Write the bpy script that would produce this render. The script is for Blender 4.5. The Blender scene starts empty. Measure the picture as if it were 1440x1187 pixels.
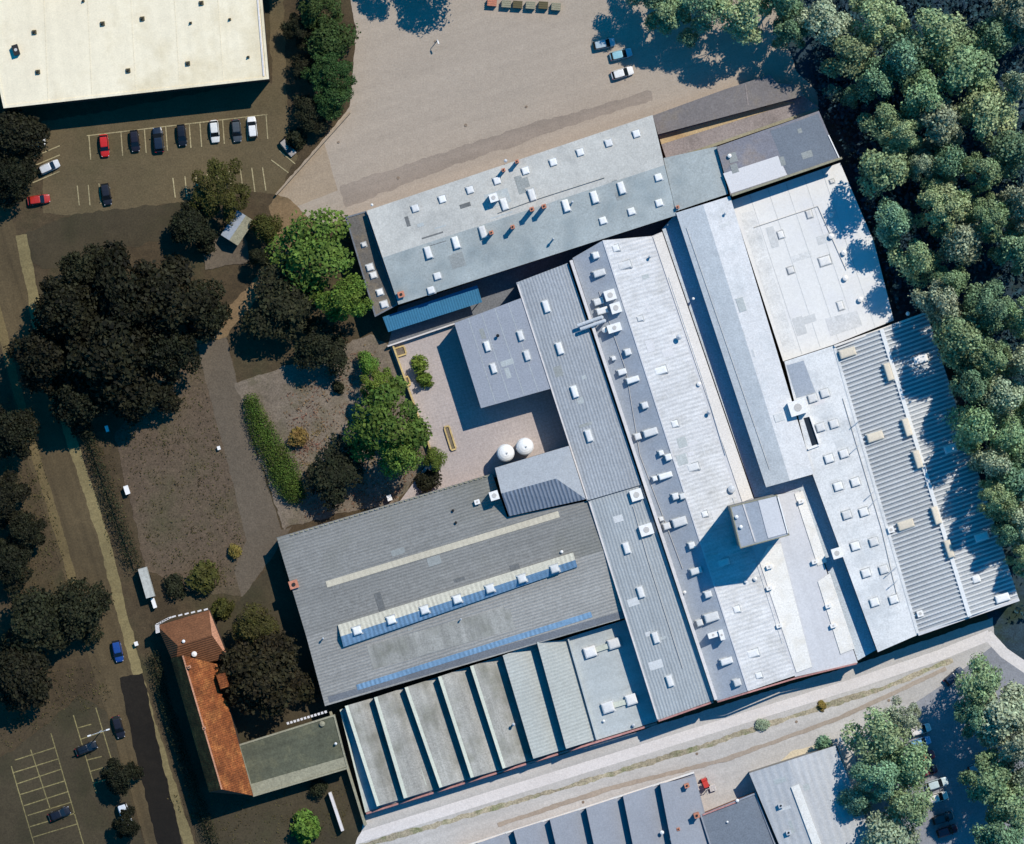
import bpy, math, random
import numpy as np
from mathutils import Vector, Matrix

# ------------------------------------------------------------------ basics
H = 900.0                      # camera height in metres
S = 1 / 7.2                    # metres per photo pixel on the ground
CX, CY = 720.0, 593.5
sc = bpy.context.scene
col = sc.collection
R = math.radians
rnd = random.Random(7)

def P(px, py, z=0.0):
    k = S * (1 - z / H)
    return Vector(((px - CX) * k, -(py - CY) * k, z))

def lin(c):
    c = c / 255.0
    return c / 12.92 if c <= 0.04045 else ((c + 0.055) / 1.055) ** 2.4

# image-space grid directions of the factory
U = (0.954, -0.300)
V = (0.305, 0.952)

# ------------------------------------------------------------------ materials
KEXP = 1.16
def _n(nt, t, **kw):
    n = nt.nodes.new(t)
    for k, v in kw.items():
        setattr(n, k, v)
    return n

def _math(nt, op, a, b=None):
    n = _n(nt, 'ShaderNodeMath', operation=op)
    for i, v in enumerate((a, b)):
        if v is None: continue
        if isinstance(v, (int, float)): n.inputs[i].default_value = v
        else: nt.links.new(v, n.inputs[i])
    return n.outputs[0]

def _noise(nt, vec, scale, detail=3.0, rough=0.6):
    n = _n(nt, 'ShaderNodeTexNoise')
    n.inputs['Scale'].default_value = scale
    n.inputs['Detail'].default_value = detail
    n.inputs['Roughness'].default_value = rough
    nt.links.new(vec, n.inputs['Vector'])
    return n.outputs['Fac']

def _range(nt, fac, a, b, lo=0.3, hi=0.7):
    n = _n(nt, 'ShaderNodeMapRange')
    n.inputs['From Min'].default_value = lo
    n.inputs['From Max'].default_value = hi
    n.inputs['To Min'].default_value = a
    n.inputs['To Max'].default_value = b
    nt.links.new(fac, n.inputs['Value'])
    return n.outputs['Result']

def mat(name, rgb, var=0.14, macro=0.07, meso=0.8, grain=0.16, rough=0.85, stripe=None, stripe2=None,
        stain=None, spec=0.25, metal=0.0, bump=0.0, streak=None):
    m = bpy.data.materials.new(name)
    m.use_nodes = True
    nt = m.node_tree
    b = nt.nodes['Principled BSDF']
    tc = _n(nt, 'ShaderNodeTexCoord').outputs['Object']
    f = _range(nt, _noise(nt, tc, macro, 4), 1 - var, 1 + var)
    f = _math(nt, 'MULTIPLY', f, _range(nt, _noise(nt, tc, meso, 4), 1 - var * .6, 1 + var * .6))
    if grain:
        f = _math(nt, 'MULTIPLY', f, _range(nt, _noise(nt, tc, 3.2, 2, .7), 1 - grain, 1 + grain))
    height = None
    for st in (stripe, stripe2):
        if not st: continue
        deg, period, amp, hgt = st
        d = (math.cos(R(deg)), math.sin(R(deg)), 0)
        vm = _n(nt, 'ShaderNodeVectorMath', operation='DOT_PRODUCT')
        nt.links.new(tc, vm.inputs[0]); vm.inputs[1].default_value = d
        x = _math(nt, 'MULTIPLY', vm.outputs['Value'], 2 * math.pi / period)
        # small wobble so that the ribs never look ruled
        x = _math(nt, 'ADD', x, _range(nt, _noise(nt, tc, 0.25, 2), -0.8, 0.8))
        s = _math(nt, 'SINE', x)
        fade = _range(nt, _noise(nt, tc, 0.18, 4), 0.05, 1.3)
        f = _math(nt, 'MULTIPLY', f, _math(nt, 'ADD', 1.0, _math(nt, 'MULTIPLY', _math(nt, 'MULTIPLY', s, amp), fade)))
        if hgt: height = _math(nt, 'MULTIPLY', s, hgt)
    if streak:                      # long weather streaks along a direction
        deg, amp, sc_ = streak
        mp = _n(nt, 'ShaderNodeMapping')
        mp.inputs['Rotation'].default_value = (0, 0, R(-deg))
        nt.links.new(tc, mp.inputs['Vector'])
        mp2 = _n(nt, 'ShaderNodeMapping'); mp2.inputs['Scale'].default_value = (0.04 * sc_, 1.0 * sc_, 1)
        nt.links.new(mp.outputs[0], mp2.inputs['Vector'])
        f = _math(nt, 'MULTIPLY', f, _range(nt, _noise(nt, mp2.outputs[0], 1.0, 4), 1 - amp, 1 + amp))
    base = _n(nt, 'ShaderNodeRGB')
    c = [min(0.88, lin(v) / KEXP) for v in rgb]
    base.outputs[0].default_value = (*c, 1)
    src = base.outputs[0]
    if stain:                       # patches of a second colour: rust, moss, dirt
        rgb2, amount, scale = stain
        mx = _n(nt, 'ShaderNodeMix', data_type='RGBA')
        mx.inputs['B'].default_value = (*[lin(v) / KEXP for v in rgb2], 1)
        nt.links.new(src, mx.inputs['A'])
        nt.links.new(_range(nt, _noise(nt, tc, scale, 5, .65), 0, amount, .48, .66), mx.inputs['Factor'])
        src = mx.outputs['Result']
    vs = _n(nt, 'ShaderNodeVectorMath', operation='SCALE')
    nt.links.new(src, vs.inputs[0]); nt.links.new(f, vs.inputs['Scale'])
    nt.links.new(vs.outputs[0], b.inputs['Base Color'])
    b.inputs['Roughness'].default_value = rough
    b.inputs['Specular IOR Level'].default_value = spec
    b.inputs['Metallic'].default_value = metal
    if height is not None or bump:
        h = height if height is not None else _math(nt, 'MULTIPLY', _noise(nt, tc, 2.5, 4), bump)
        bn = _n(nt, 'ShaderNodeBump'); bn.inputs['Strength'].default_value = 1.0; bn.inputs['Distance'].default_value = 1.0
        nt.links.new(h, bn.inputs['Height']); nt.links.new(bn.outputs[0], b.inputs['Normal'])
    return m

def leaf_mat(name, rgb, hue=0.02, lo=0.55, hi=1.4, trans=0.18):
    m = bpy.data.materials.new(name); m.use_nodes = True
    nt = m.node_tree; b = nt.nodes['Principled BSDF']
    g = _n(nt, 'ShaderNodeNewGeometry'); oi = _n(nt, 'ShaderNodeObjectInfo')
    tc = _n(nt, 'ShaderNodeTexCoord').outputs['Object']
    f = _range(nt, g.outputs['Random Per Island'], lo, hi, 0, 1)
    f = _math(nt, 'MULTIPLY', f, _range(nt, oi.outputs['Random'], .8, 1.2, 0, 1))
    f = _math(nt, 'MULTIPLY', f, _range(nt, _noise(nt, tc, .45, 2), .75, 1.25))
    hs = _n(nt, 'ShaderNodeHueSaturation')
    hs.inputs['Color'].default_value = (*[lin(v) for v in rgb], 1)
    hh = _math(nt, 'ADD', _range(nt, _noise(nt, tc, .3, 2), .5 - hue, .5 + hue), _range(nt, _math(nt, 'FRACT', _math(nt, 'MULTIPLY', oi.outputs['Random'], 7.31)), -hue * 1.1, hue * 1.1, 0, 1))
    nt.links.new(hh, hs.inputs['Hue'])
    nt.links.new(f, hs.inputs['Value'])
    nt.links.new(hs.outputs[0], b.inputs['Base Color'])
    b.inputs['Roughness'].default_value = .7
    b.inputs['Specular IOR Level'].default_value = .15
    tr = _n(nt, 'ShaderNodeBsdfTranslucent'); nt.links.new(hs.outputs[0], tr.inputs['Color'])
    mx = _n(nt, 'ShaderNodeMixShader'); mx.inputs[0].default_value = trans
    nt.links.new(b.outputs[0], mx.inputs[1]); nt.links.new(tr.outputs[0], mx.inputs[2])
    nt.links.new(mx.outputs[0], nt.nodes['Material Output'].inputs['Surface'])
    return m

def plain(name, rgb, rough=.5, spec=.4, metal=0.0, coat=0.0, vary=0.0):
    m = bpy.data.materials.new(name); m.use_nodes = True
    nt = m.node_tree; b = nt.nodes['Principled BSDF']
    tc = _n(nt, 'ShaderNodeTexCoord').outputs['Object']
    vs = _n(nt, 'ShaderNodeVectorMath', operation='SCALE')
    vs.inputs[0].default_value = [min(.88, lin(v) / KEXP) for v in rgb]
    f = _range(nt, _noise(nt, tc, 3.0, 4), .88, 1.08)
    if vary: f = _math(nt, 'MULTIPLY', f, _range(nt, _n(nt, 'ShaderNodeObjectInfo').outputs['Random'], 1 - 1.6 * vary, 1.0, 0, 1))
    nt.links.new(f, vs.inputs['Scale'])
    nt.links.new(vs.outputs[0], b.inputs['Base Color'])
    b.inputs['Roughness'].default_value = rough; b.inputs['Specular IOR Level'].default_value = spec
    b.inputs['Metallic'].default_value = metal; b.inputs['Coat Weight'].default_value = coat
    return m

GA = 17.4                      # grid angle of the east-west lines, world degrees
M = {}
# ground
M['earth'] = mat('earth', (76, 64, 46), var=.35, stain=((54, 52, 33), .9, .07), grain=.25)
M['forest_floor'] = mat('forest_floor', (42, 62, 74), var=.35, stain=((40, 54, 36), .9, .12), grain=.35)  # blue of the tree shade is mixed into the base colour
M['yard'] = mat('yard_asphalt', (170, 157, 142), var=.09, macro=.03, grain=.12, stain=((148, 138, 126), .5, .03), streak=(18, .06, .5))
M['yard_band'] = mat('worn_asphalt', (148, 136, 124), var=.1, grain=.12, streak=(18, .1, .5))
M['apron'] = mat('concrete_apron', (160, 143, 122), var=.12, grain=.14)
M['path'] = mat('sandy_path', (128, 106, 78), var=.18, grain=.2, stain=((88, 78, 56), .6, .15))
M['lot'] = mat('lot_asphalt', (96, 84, 61), var=.14, grain=.2, stain=((78, 72, 48), .6, .08))
M['lot_dark'] = mat('old_asphalt', (68, 60, 44), var=.2, grain=.22, stain=((52, 50, 32), .7, .1))
M['court'] = mat('court_dirt', (94, 80, 65), var=.3, grain=.3, stain=((70, 64, 46), .95, .07))
M['drive'] = mat('drive_asphalt', (97, 87, 74), var=.15, grain=.2)
M['road'] = mat('road_asphalt', (84, 72, 51), var=.2, grain=.2, streak=(-73, .2, .6))
M['pave'] = mat('pavement_slabs', (124, 112, 78), var=.2, grain=.18, stripe=(-73, 1.2, .06, 0))
M['pave2'] = mat('pavement_dull', (106, 92, 62), var=.2, grain=.2)
M['road_shade'] = mat('painted_road_shade', (26, 22, 17), var=.4, grain=.25)  # near-black of a shadow, put into a ground colour
M['garden'] = mat('garden_gravel', (116, 105, 92), var=.2, grain=.3, stain=((92, 86, 66), .7, .25))
M['paving'] = mat('paving_stone', (174, 164, 160), var=.08, grain=.14, stripe=(GA, .8, .03, 0), stripe2=(GA + 90, .8, .03, 0))
M['street'] = mat('street_asphalt', (187, 183, 178), var=.08, macro=.05, grain=.12, streak=(17, .08, .7))
M['street_pave'] = mat('street_pavement', (216, 210, 206), var=.06, grain=.1)
M['verge'] = mat('dry_verge', (166, 156, 134), var=.25, grain=.35, stain=((110, 120, 80), .8, .35))
M['carpark'] = mat('carpark_asphalt', (138, 140, 146), var=.12, grain=.15)
M['sand'] = mat('sand_heap', (214, 200, 172), var=.08, grain=.15)
M['line'] = mat('line_paint', (160, 148, 114), var=.3, meso=1.5, grain=.3)
M['line2'] = mat('line_paint_dull', (128, 118, 80), var=.35, meso=1.5, grain=.35)
# roofs
M['white_roof'] = mat('white_membrane', (238, 226, 198), var=.06, macro=.05, grain=.06, stain=((208, 192, 156), .7, .06), streak=(-84, .05, .5))
M['b_north'] = mat('felt_pale', (190, 189, 183), var=.1, grain=.12, stain=((160, 160, 156), .6, .12), stripe=(GA, 4.1, .02, 0))
M['b_south'] = mat('felt_grey', (166, 173, 172), var=.13, grain=.14, stain=((136, 146, 148), .7, .2), stripe=(GA, 5.3, .02, 0))
M['felt_dark'] = mat('felt_dark', (104, 100, 95), var=.18, grain=.2, stain=((132, 118, 96), .6, .3))
M['spine'] = mat('fibre_cement_roof', (156, 161, 166), var=.08, grain=.14, stripe=(GA, .62, .10, .03), streak=(GA - 90, .08, .5))
M['spine2'] = mat('fibre_cement_roof_green', (160, 166, 169), var=.08, grain=.12, stripe=(GA, .62, .08, .03), streak=(GA - 90, .08, .5))
M['annex'] = mat('felt_blue_grey', (150, 155, 164), var=.05, grain=.14)
M['h_dark'] = mat('blue_grey_and_shaded_felt', (158, 166, 176), var=.08, grain=.12, stain=((168, 176, 186), .5, .12))  # holds the shade of the domed hall's west slope; plain felt elsewhere
M['h_sunlit'] = mat('sunlit_sheet_roof', (202, 203, 204), var=.08, grain=.12, stain=((186, 186, 184), .7, .22), stripe=(GA - 90, .8, .05, .025), streak=(GA, .12, .8))  # sunlight on the domed hall's east slope is put into this paler colour
M['h_tan'] = mat('gravel_cream', (226, 220, 212), var=.05, grain=.12)
M['h_white'] = mat('gravel_white', (236, 233, 226), var=.05, grain=.14, stain=((214, 208, 196), .6, .4))
M['h_pink'] = mat('pale_sheet', (206, 206, 208), var=.05, grain=.08, streak=(GA - 90, .05, .5))
M['valley'] = mat('valley_lining', (186, 196, 204), var=.12, grain=.2)
M['j_w'] = mat('felt_silver', (192, 197, 200), var=.08, grain=.14, stain=((174, 180, 184), .7, .15), stripe=(GA, 2.2, .02, 0))
M['j_e'] = mat('felt_silver_light', (210, 211, 212), var=.08, grain=.12, stain=((190, 194, 196), .7, .15), stripe=(GA, 2.2, .02, 0))
M['l_white'] = mat('bleached_membrane', (228, 228, 226), var=.05, macro=.05, grain=.06, stain=((212, 213, 216), .7, .1))
M['m_roof'] = mat('pale_felt', (221, 222, 221), var=.07, grain=.12, stain=((198, 201, 202), .9, .12), streak=(GA, .06, .7))
M['n_roof'] = mat('ribbed_metal', (214, 215, 214), var=.07, grain=.08, rough=.6)
M['n_valley'] = mat('ribbed_metal_shaded', (158, 164, 170), var=.1, grain=.12, rough=.6)  # shade between the ribs is put into the valley colour
M['n_white'] = mat('ridge_white', (226, 228, 228), var=.04, grain=.06)
M['k_roof'] = mat('bitumen_grey', (130, 130, 138), var=.12, grain=.16, stain=((160, 140, 116), .45, .16))
M['k_patch'] = mat('new_felt_patch', (216, 214, 214), var=.03, grain=.08)
M['shed1'] = mat('shed_felt', (124, 120, 120), var=.12, grain=.16, stain=((140, 128, 108), .5, .15))
M['ramp'] = mat('ramp_concrete', (150, 142, 140), var=.14, grain=.2, stain=((116, 110, 108), .6, .25))
M['ramp_tan'] = mat('ramp_rust_dust', (190, 168, 130), var=.14, grain=.2, stain=((160, 128, 92), .6, .2))
M['o_n'] = mat('hall_sheet_north', (136, 136, 133), var=.13, macro=.05, grain=.16, stripe=(GA - 90, .62, .09, .03), stain=((106, 106, 98), .7, .05), streak=(GA, .08, .5))
M['o_s'] = mat('hall_sheet_south', (152, 151, 147), var=.12, macro=.05, grain=.16, stripe=(GA - 90, .62, .07, .03), streak=(GA, .08, .5))
M['glaze_sunlit'] = mat('wired_glass_sunlit', (196, 192, 176), var=.1, grain=.12, stripe=(GA, .9, .16, 0), rough=.4)
M['glaze_b'] = mat('wired_glass_blue_and_shaded', (118, 150, 178), var=.12, grain=.12, stripe=(GA, .9, .2, 0), rough=.35)  # blue rooflight glass, doubling as the monitor's shaded south slope
M['lightband'] = mat('rooflight_band', (198, 190, 170), var=.1, grain=.12, stripe=(GA, 1.1, .08, 0), rough=.5)
M['gutter'] = mat('gutter_felt', (112, 116, 122), var=.12, grain=.2)
M['q_roof'] = mat('saw_felt', (158, 157, 151), var=.15, grain=.2, stain=((118, 118, 108), .8, .2), streak=(GA - 90, .18, .9))
M['q_roof2'] = mat('saw_sheet', (168, 172, 168), var=.07, grain=.12, stripe=(GA - 90, .7, .06, .02))
M['q_flash'] = mat('saw_flashing', (196, 200, 186), var=.1, grain=.1)
M['q_flat'] = mat('flat_sheet', (178, 184, 184), var=.07, grain=.1, streak=(GA, .09, .8))
M['p_n'] = mat('plant_sheet', (168, 172, 176), var=.06, grain=.14)
M['p_s'] = mat('plant_slats', (124, 134, 148), var=.08, grain=.1, stripe=(GA, .75, .3, .06))
M['t_roof'] = mat('south_felt', (144, 148, 156), var=.06, grain=.1)
M['t_dark'] = mat('south_felt_dark', (116, 124, 134), var=.08, grain=.14)
M['t_sheet'] = mat('south_sheet', (182, 184, 186), var=.07, grain=.1, stripe=(GA, 1.5, .05, .02))
M['tile'] = mat('clay_tiles', (128, 72, 38), var=.35, macro=.3, meso=1.2, grain=.4, stain=((172, 110, 60), .7, .5), stripe=(GA - 90, .42, .12, .03), stripe2=(GA, .36, .1, 0))
M['tile_brown'] = mat('brown_tiles', (118, 78, 52), var=.2, grain=.25, stripe=(GA - 90, .42, .1, .03))
M['tile_pink'] = mat('pale_and_sunlit_tiles', (196, 142, 112), var=.15, grain=.25, stripe=(GA - 90, .5, .12, 0))
M['r_flat'] = mat('mossy_felt', (90, 92, 76), var=.2, grain=.2, stain=((112, 110, 86), .6, .25), streak=(GA, .1, .8))
M['blue_roof'] = mat('blue_sheet', (58, 118, 152), var=.08, grain=.12, stripe=(GA, .5, .05, .02))
# walls and trim
M['wall'] = mat('render_wall', (150, 146, 140), var=.1, stain=((132, 122, 108), .5, .4))
M['brick'] = mat('brick_wall', (140, 92, 74), var=.15, grain=.2)
M['wall_dark'] = mat('dark_wall', (72, 62, 54), var=.15)
M['coping'] = mat('red_coping', (176, 128, 122), var=.2, grain=.2)
M['parapet'] = mat('pale_coping', (216, 210, 206), var=.08, grain=.1)
M['parapet_dull'] = mat('dull_coping', (150, 146, 124), var=.15, grain=.2)
M['dome'] = plain('opal_dome', (244, 243, 240), .3, .5, vary=.16)
M['dome_cream'] = plain('opal_dome_cream', (240, 228, 206), .35, .5, vary=.12)
M['curb'] = plain('skylight_curb', (196, 192, 186), .7, .2)
M['skirt'] = mat('flashing_skirt', (176, 180, 182), var=.2, grain=.2)
M['metal'] = mat('galvanised', (190, 194, 198), var=.1, rough=.5)
M['fit_dark'] = plain('dark_fitting', (92, 84, 56), .6, .3)
M['black'] = plain('black_fitting', (34, 34, 36), .6, .3)
M['glass_dark'] = plain('saw_glass', (40, 46, 52), .25, .5)
M['chimney'] = mat('chimney_brick', (190, 128, 104), var=.15, grain=.2)
M['white'] = plain('white_paint', (242, 240, 236), .45, .4)
M['trunk'] = mat('bark', (84, 68, 52), var=.2, grain=.3)
M['wood'] = mat('bleached_wood', (196, 172, 118), var=.2, grain=.2)
M['tyre'] = plain('tyre_rubber', (28, 28, 29), .9, .1)
M['car_glass'] = plain('car_glass', (24, 30, 36), .08, .6)
M['lamp_glass'] = plain('headlight_glass', (226, 228, 230), .1, .6)
M['tail_red'] = plain('tail_lamp', (150, 24, 20), .2, .5)
# leaves (linear albedo from these display-like colours)
LF = {
    'wood_a': leaf_mat('leaf_olive', (146, 166, 124), hue=.03),
    'wood_b': leaf_mat('leaf_sage', (158, 170, 142), hue=.03),
    'wood_c': leaf_mat('leaf_deep', (120, 154, 120), hue=.03),
    'green': leaf_mat('leaf_green', (92, 108, 46)),
    'bright': leaf_mat('leaf_bright', (98, 122, 50)),
    'olive': leaf_mat('leaf_dull_olive', (74, 74, 34)),
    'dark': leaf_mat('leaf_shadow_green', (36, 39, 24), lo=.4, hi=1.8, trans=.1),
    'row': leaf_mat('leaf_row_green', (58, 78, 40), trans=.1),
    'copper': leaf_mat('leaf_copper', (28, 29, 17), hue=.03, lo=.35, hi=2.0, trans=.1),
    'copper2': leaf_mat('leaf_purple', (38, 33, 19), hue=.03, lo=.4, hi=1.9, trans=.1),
    'hedge': leaf_mat('leaf_hedge', (82, 104, 42)),
    'dry': leaf_mat('leaf_dry', (128, 112, 58)),
}

# ------------------------------------------------------------------ mesh building
class MB:
    def __init__(s): s.v = []; s.f = []; s.m = []
    def poly(s, pts, mi=0):
        i = len(s.v); s.v += [tuple(p) for p in pts]; s.f.append(tuple(range(i, i + len(pts)))); s.m.append(mi)
    def prism(s, pts, zb, mt=0, ms=0, bottom=False):
        """pts: top ring (3D); straight sides down to zb"""
        a = sum(pts[i][0] * pts[(i + 1) % len(pts)][1] - pts[(i + 1) % len(pts)][0] * pts[i][1] for i in range(len(pts)))
        if a < 0: pts = list(reversed(pts))
        s.poly(pts, mt)
        n = len(pts)
        for i in range(n):
            p, q = pts[i], pts[(i + 1) % n]
            z1 = zb if not callable(zb) else None
            s.poly([(p[0], p[1], zb), (q[0], q[1], zb), q, p], ms)
        if bottom: s.poly([(p[0], p[1], zb) for p in reversed(pts)], ms)
    def ring_wall(s, pts, zb, mi=0):
        a = sum(pts[i][0] * pts[(i + 1) % len(pts)][1] - pts[(i + 1) % len(pts)][0] * pts[i][1] for i in range(len(pts)))
        if a < 0: pts = list(reversed(pts))
        n = len(pts)
        for i in range(n):
            p, q = pts[i], pts[(i + 1) % n]
            s.poly([(p[0], p[1], zb), (q[0], q[1], zb), q, p], mi)
    def box(s, c, a, b, ang, z0, z1, mt=0, ms=0, taper=0.0):
        """c world xy; full sizes a (along ang), b; angle in world degrees"""
        ca, sa = math.cos(R(ang)), math.sin(R(ang))
        def w(x, y, z): return (c[0] + x * ca - y * sa, c[1] + x * sa + y * ca, z)
        a /= 2; b /= 2; t = taper
        lo = [w(-a, -b, z0), w(a, -b, z0), w(a, b, z0), w(-a, b, z0)]
        hi = [w(-a + t, -b + t, z1), w(a - t, -b + t, z1), w(a - t, b - t, z1), w(-a + t, b - t, z1)]
        s.poly(hi, mt)
        for i in range(4):
            j = (i + 1) % 4
            s.poly([lo[i], lo[j], hi[j], hi[i]], ms)
        s.poly(list(reversed(lo)), ms)
    def cyl(s, c, r0, r1, z0, z1, n=14, mt=0, ms=0, cap=True):
        lo = [(c[0] + r0 * math.cos(2 * math.pi * i / n), c[1] + r0 * math.sin(2 * math.pi * i / n), z0) for i in range(n)]
        hi = [(c[0] + r1 * math.cos(2 * math.pi * i / n), c[1] + r1 * math.sin(2 * math.pi * i / n), z1) for i in range(n)]
        for i in range(n):
            j = (i + 1) % n
            s.poly([lo[i], lo[j], hi[j], hi[i]], ms)
        if cap: s.poly(hi, mt)
    def tube(s, p, q, r0, r1, n=7, mi=0):
        p, q = Vector(p), Vector(q); d = (q - p).normalized()
        u = d.orthogonal().normalized(); w = d.cross(u)
        lo = [p + (u * math.cos(2 * math.pi * i / n) + w * math.sin(2 * math.pi * i / n)) * r0 for i in range(n)]
        hi = [q + (u * math.cos(2 * math.pi * i / n) + w * math.sin(2 * math.pi * i / n)) * r1 for i in range(n)]
        for i in range(n):
            j = (i + 1) % n
            s.poly([lo[i], lo[j], hi[j], hi[i]], mi)
        s.poly(hi, mi); s.poly(list(reversed(lo)), mi)
    def mesh(s, name, mats, off=(0, 0, 0)):
        me = bpy.data.meshes.new(name)
        me.from_pydata([(x - off[0], y - off[1], z - off[2]) for x, y, z in s.v], [], s.f)
        for m in mats: me.materials.append(m)
        me.polygons.foreach_set('material_index', s.m)
        me.update()
        return me
    def build(s, name, mats, parent=None, smooth=False):
        if not isinstance(mats, (list, tuple)): mats = [mats]
        off = origin(parent)
        me = s.mesh(name, mats, off)
        if smooth:
            me.polygons.foreach_set('use_smooth', [True] * len(me.polygons))
        o = bpy.data.objects.new(name, me); col.objects.link(o)
        if parent is not None: o.parent = parent
        return o

def origin(parent):
    v = Vector((0, 0, 0))
    while parent is not None:
        v += parent.location; parent = parent.parent
    return v

def tag(o, label=None, cat=None, group=None, kind=None):
    if label: o['label'] = label
    if cat: o['category'] = cat
    if group: o['group'] = group
    if kind: o['kind'] = kind
    return o

def empty(name, loc, label, cat, group=None, rz=0):
    o = bpy.data.objects.new(name, None); col.objects.link(o)
    o.empty_display_size = .5
    o.location = loc; o.rotation_euler = (0, 0, rz)
    return tag(o, label, cat, group)

def copy_tree(o, parent=None):
    c = o.copy(); col.objects.link(c); c.parent = parent
    for ch in o.children: copy_tree(ch, c)
    return c

_layer = [0]
RAG = {'sandy_path': 2.2, 'dirt_court': 2.2, 'gravel_garden': 2.5, 'access_road': 3.0, 'driveway': 1.2, 'road': 1.0, 'pavement': 1.3, 'far_pavement': 1.0, 'forest_floor': 3.0,
       'asphalt_yard': 1.0, 'car_park': 1.6, 'old_car_park': 2.0, 'house_garden': 2.0, 'weedy_verge': 1.6, 'sand_patch': 1.5, 'wheel_worn_band': 2.0, 'narrow_drive': 2.0, 'shed_yard': 2.0, 'street': .8, 'concrete_apron': .4, 'shade_strip': 1.4, 'oil_stains': 2.5, 'worn_track': .8}
def ragged(pts, amp, step=5.0):
    q = random.Random(len(pts) * 31 + int(abs(pts[0][0]))); out = []; a = 0.0
    for i, p in enumerate(pts):
        r_ = pts[(i + 1) % len(pts)]; L = math.hypot(r_[0] - p[0], r_[1] - p[1]); n = max(1, int(L / step))
        nx, ny = (-(r_[1] - p[1]) / max(L, .01), (r_[0] - p[0]) / max(L, .01))
        for k in range(n):
            t = k / n; a = a * .55 + q.uniform(-1, 1) * amp * .8
            out.append((p[0] + (r_[0] - p[0]) * t + nx * a, p[1] + (r_[1] - p[1]) * t + ny * a))
    return out
def sheet(name, pts, m, z=None):
    if name in RAG: pts = ragged(pts, RAG[name])
    if z is None:
        _layer[0] += 1; z = .004 * _layer[0]
    mb = MB(); pp = [P(x, y, z) for x, y in pts]
    a = sum(pp[i][0] * pp[(i + 1) % len(pp)][1] - pp[(i + 1) % len(pp)][0] * pp[i][1] for i in range(len(pp)))
    if a < 0: pp.reverse()
    mb.poly(pp)
    return tag(mb.build(name, m), kind='structure')

def ribbon_pts(line, w):
    L, Rr = [], []
    for i, (x, y) in enumerate(line):
        a = line[max(0, i - 1)]; b = line[min(len(line) - 1, i + 1)]
        dx, dy = b[0] - a[0], b[1] - a[1]; d = math.hypot(dx, dy)
        nx, ny = -dy / d, dx / d
        L.append((x + nx * w / 2, y + ny * w / 2)); Rr.append((x - nx * w / 2, y - ny * w / 2))
    return L + Rr[::-1]

def offset_ring(pts, d):
    """grow a ring of 3D points outward by d metres in plan"""
    n = len(pts)
    a = sum(pts[i][0] * pts[(i + 1) % n][1] - pts[(i + 1) % n][0] * pts[i][1] for i in range(n))
    sg = 1 if a > 0 else -1
    out = []
    for i in range(n):
        p0, p1, p2 = pts[i - 1], pts[i], pts[(i + 1) % n]
        def nrm(a, b):
            dx, dy = b[0] - a[0], b[1] - a[1]; l = math.hypot(dx, dy)
            return (dy / l * sg, -dx / l * sg)
        n1, n2 = nrm(p0, p1), nrm(p1, p2)
        bx, by = n1[0] + n2[0], n1[1] + n2[1]; l = bx * bx + by * by
        k = 2 * d / max(l, .5)
        out.append(Vector((p1[0] + bx * k, p1[1] + by * k, p1[2])))
    return out

def cen(pts):
    c = Vector((0, 0, 0))
    for x, y in pts: c += P(x, y)
    return c / len(pts)

def flat_building(name, label, pts, z, roof, wall, cat='building', over=.12, parapet=None, ph=.35, pw=.3, z0=0.0, group=None):
    root = empty(name, cen(pts) + Vector((0, 0, z0)), label, cat, group)
    ring = [P(x, y, z) for x, y in pts]
    w = MB(); w.ring_wall([Vector((p.x, p.y, z - .2)) for p in ring], z0); w.build('wall', wall, root)
    r = MB(); r.prism(offset_ring(ring, over), z - .28, 0, 1, bottom=True); r.build('roof', [roof, M['gutter']], root)
    if parapet:
        rim(root, ring, z, parapet, ph, pw, over)
    return root

def rim(root, ring, z, m, ph=.35, pw=.3, over=.12, name='parapet'):
    o = offset_ring(ring, over + .05); i = offset_ring(ring, over + .05 - pw)
    mb = MB(); n = len(ring)
    for k in range(n):
        j = (k + 1) % n
        A, B, C, D = o[k], o[j], i[j], i[k]
        up = lambda p, h: (p[0], p[1], z + h)
        mb.poly([up(A, ph), up(B, ph), up(C, ph), up(D, ph)])
        mb.poly([up(A, -.35), up(B, -.35), up(B, ph), up(A, ph)])
        mb.poly([up(D, ph), up(C, ph), up(C, .003), up(D, .003)])
    return mb.build(name, m, root)

def strip(root, name, a, b, w, z, h, m, under=.25):
    """a raised bar along a px segment: fire wall, coping, kerb"""
    p, q = P(*a, z), P(*b, z)
    d = (q - p); L = d.length; ang = math.degrees(math.atan2(d.y, d.x))
    mb = MB(); c = (p + q) / 2
    mb.box((c.x, c.y), L, w * S, ang, z - under, z + h)
    return mb.build(name, m, root)

def patch(root, name, pts, z, m, th=.02):
    mb = MB(); mb.prism([P(x, y, z + th) for x, y in pts], z - .02)
    return mb.build(name, m, root)

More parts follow.
